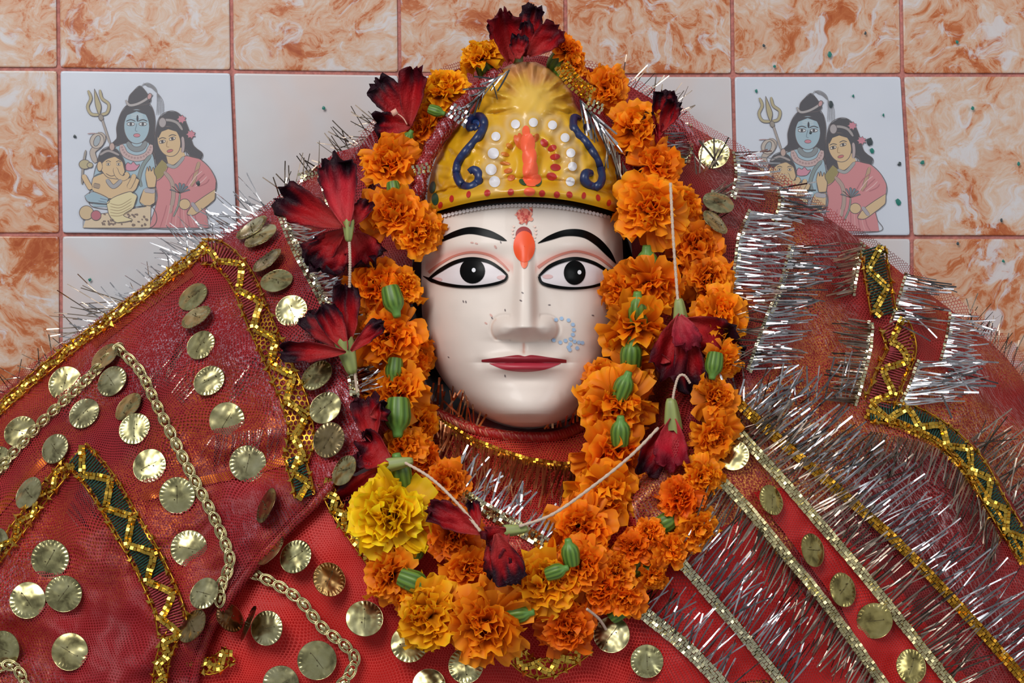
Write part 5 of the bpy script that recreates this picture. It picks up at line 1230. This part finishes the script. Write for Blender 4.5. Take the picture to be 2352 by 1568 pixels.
# left string
hibiscus((801, 532, -.03, -90), [((799, 525, -.03), (768, 362, -.012), 82, dict(cup=.35, dark=.8, red=(206, 36, 52))), ((790, 520, -.022), (640, 452, -.002), 78, dict(cup=.3, dark=.75)), ((808, 520, -.025), (846, 460, -.02), 40, dict(cup=.4, dark=.7)),
                             ((792, 528, -.012), (706, 600, .0), 66, dict(dark=.9, frill=1.5)), ((795, 530, -.004), (730, 620, -.008), 92, dict(dark=.85)), ((815, 535, -.002), (850, 612, -.006), 92, dict(dark=.95))], 4, 40)
hibiscus((801, 822, -.035, -75), [((797, 806, -.04), (742, 700, -.03), 54, dict(dark=.85)), ((795, 808, -.045), (646, 808, -.03), 46, dict(dark=.8, cup=.5)), ((800, 806, -.03), (796, 655, -.015), 58, dict(dark=.75, cup=.6)), ((806, 806, -.05), (880, 738, -.048), 34, dict(dark=.8, cup=.5)), ((794, 806, -.03), (700, 722, -.01), 50, dict(dark=1, frill=1.4))], 5, 66)
hibiscus((922, 1062, -.085, 10), [((905, 1060, -.075), (826, 1022, -.062), 84, dict(dark=.7, cup=.5)), ((880, 1070, -.07), (765, 1178, -.055), 60, dict(dark=.9, cup=.4)), ((880, 1065, -.066), (808, 1205, -.07), 30, dict(dark=.45)), ((860, 1020, -.06), (838, 915, -.045), 62, dict(dark=.7, cup=.6)), ((850, 955, -.056), (890, 940, -.05), 44, dict(dark=1))], 6, 46)
# bottom
hibiscus((1188, 1216, -.125, 5), [((1165, 1218, -.125), (1120, 1252, -.13), 62, dict(dark=.6)), ((1108, 1224, -.12), (985, 1162, -.112), 52, dict(cup=.5, dark=.6)), ((1140, 1225, -.13), (1180, 1345, -.13), 66, dict(dark=1.0, frill=1.4)), ((1130, 1230, -.125), (1150, 1322, -.125), 58, dict(dark=.95)), ((1100, 1210, -.11), (1085, 1150, -.1), 28, dict(dark=1))], 7, 40)
# right string
hibiscus((1561, 716, -.035, 95), [((1562, 728, -.035), (1520, 872, -.055), 78, dict(dark=.65, cup=.4)), ((1570, 735, -.04), (1668, 800, -.035), 96, dict(dark=.75)), ((1565, 740, -.045), (1592, 905, -.05), 66, dict(dark=.8, cup=.5)), ((1560, 726, -.05), (1585, 800, -.06), 62, dict(dark=.35, red=(190, 40, 60))), ((1540, 830, -.05), (1498, 820, -.045), 24, dict(dark=1)), ((1610, 770, -.025), (1700, 830, -.02), 70, dict(dark=1))], 8, 54)
hibiscus((1543, 950, -.06, 95), [((1543, 968, -.06), (1536, 1080, -.075), 70, dict(dark=.45, cup=.5, red=(200, 24, 48))), ((1538, 970, -.055), (1478, 1090, -.07), 56, dict(dark=.7, cup=.5)), ((1548, 970, -.055), (1610, 1062, -.05), 64, dict(dark=.75)), ((1545, 980, -.05), (1570, 1098, -.055), 62, dict(dark=.9)), ((1555, 990, -.045), (1640, 1060, -.03), 50, dict(dark=1))], 9, 62)
# threads
def thread(pts, r=3.4):
    q = resample(pts, 60); mb = MB(); P = np.array([W(*a) for a in q]); mb.tube(P, r*S0*(1+0.18*np.sin(np.arange(60)*2.2)), 7); return mb.build('thread', M['thread'], gh)
thread([(802, 545, -.03), (804, 600, -.032), (803, 660, -.025)]); thread([(812, 842, -.036), (818, 880, -.036), (822, 915, -.035)])
thread([(930, 1062, -.088), (990, 1098, -.098), (1050, 1155, -.112), (1104, 1220, -.128)])
thread([(1192, 1208, -.13), (1270, 1180, -.125), (1370, 1110, -.115), (1450, 1045, -.10), (1512, 982, -.09)])
thread([(1540, 420, -.03), (1546, 540, -.036), (1553, 640, -.036), (1558, 705, -.038)])
thread([(1585, 880, -.062), (1572, 862, -.064), (1558, 866, -.064), (1548, 900, -.063), (1544, 935, -.062)], 3)
thread([(1348, 1398, -.11), (1375, 1420, -.10), (1392, 1445, -.09)], 3)
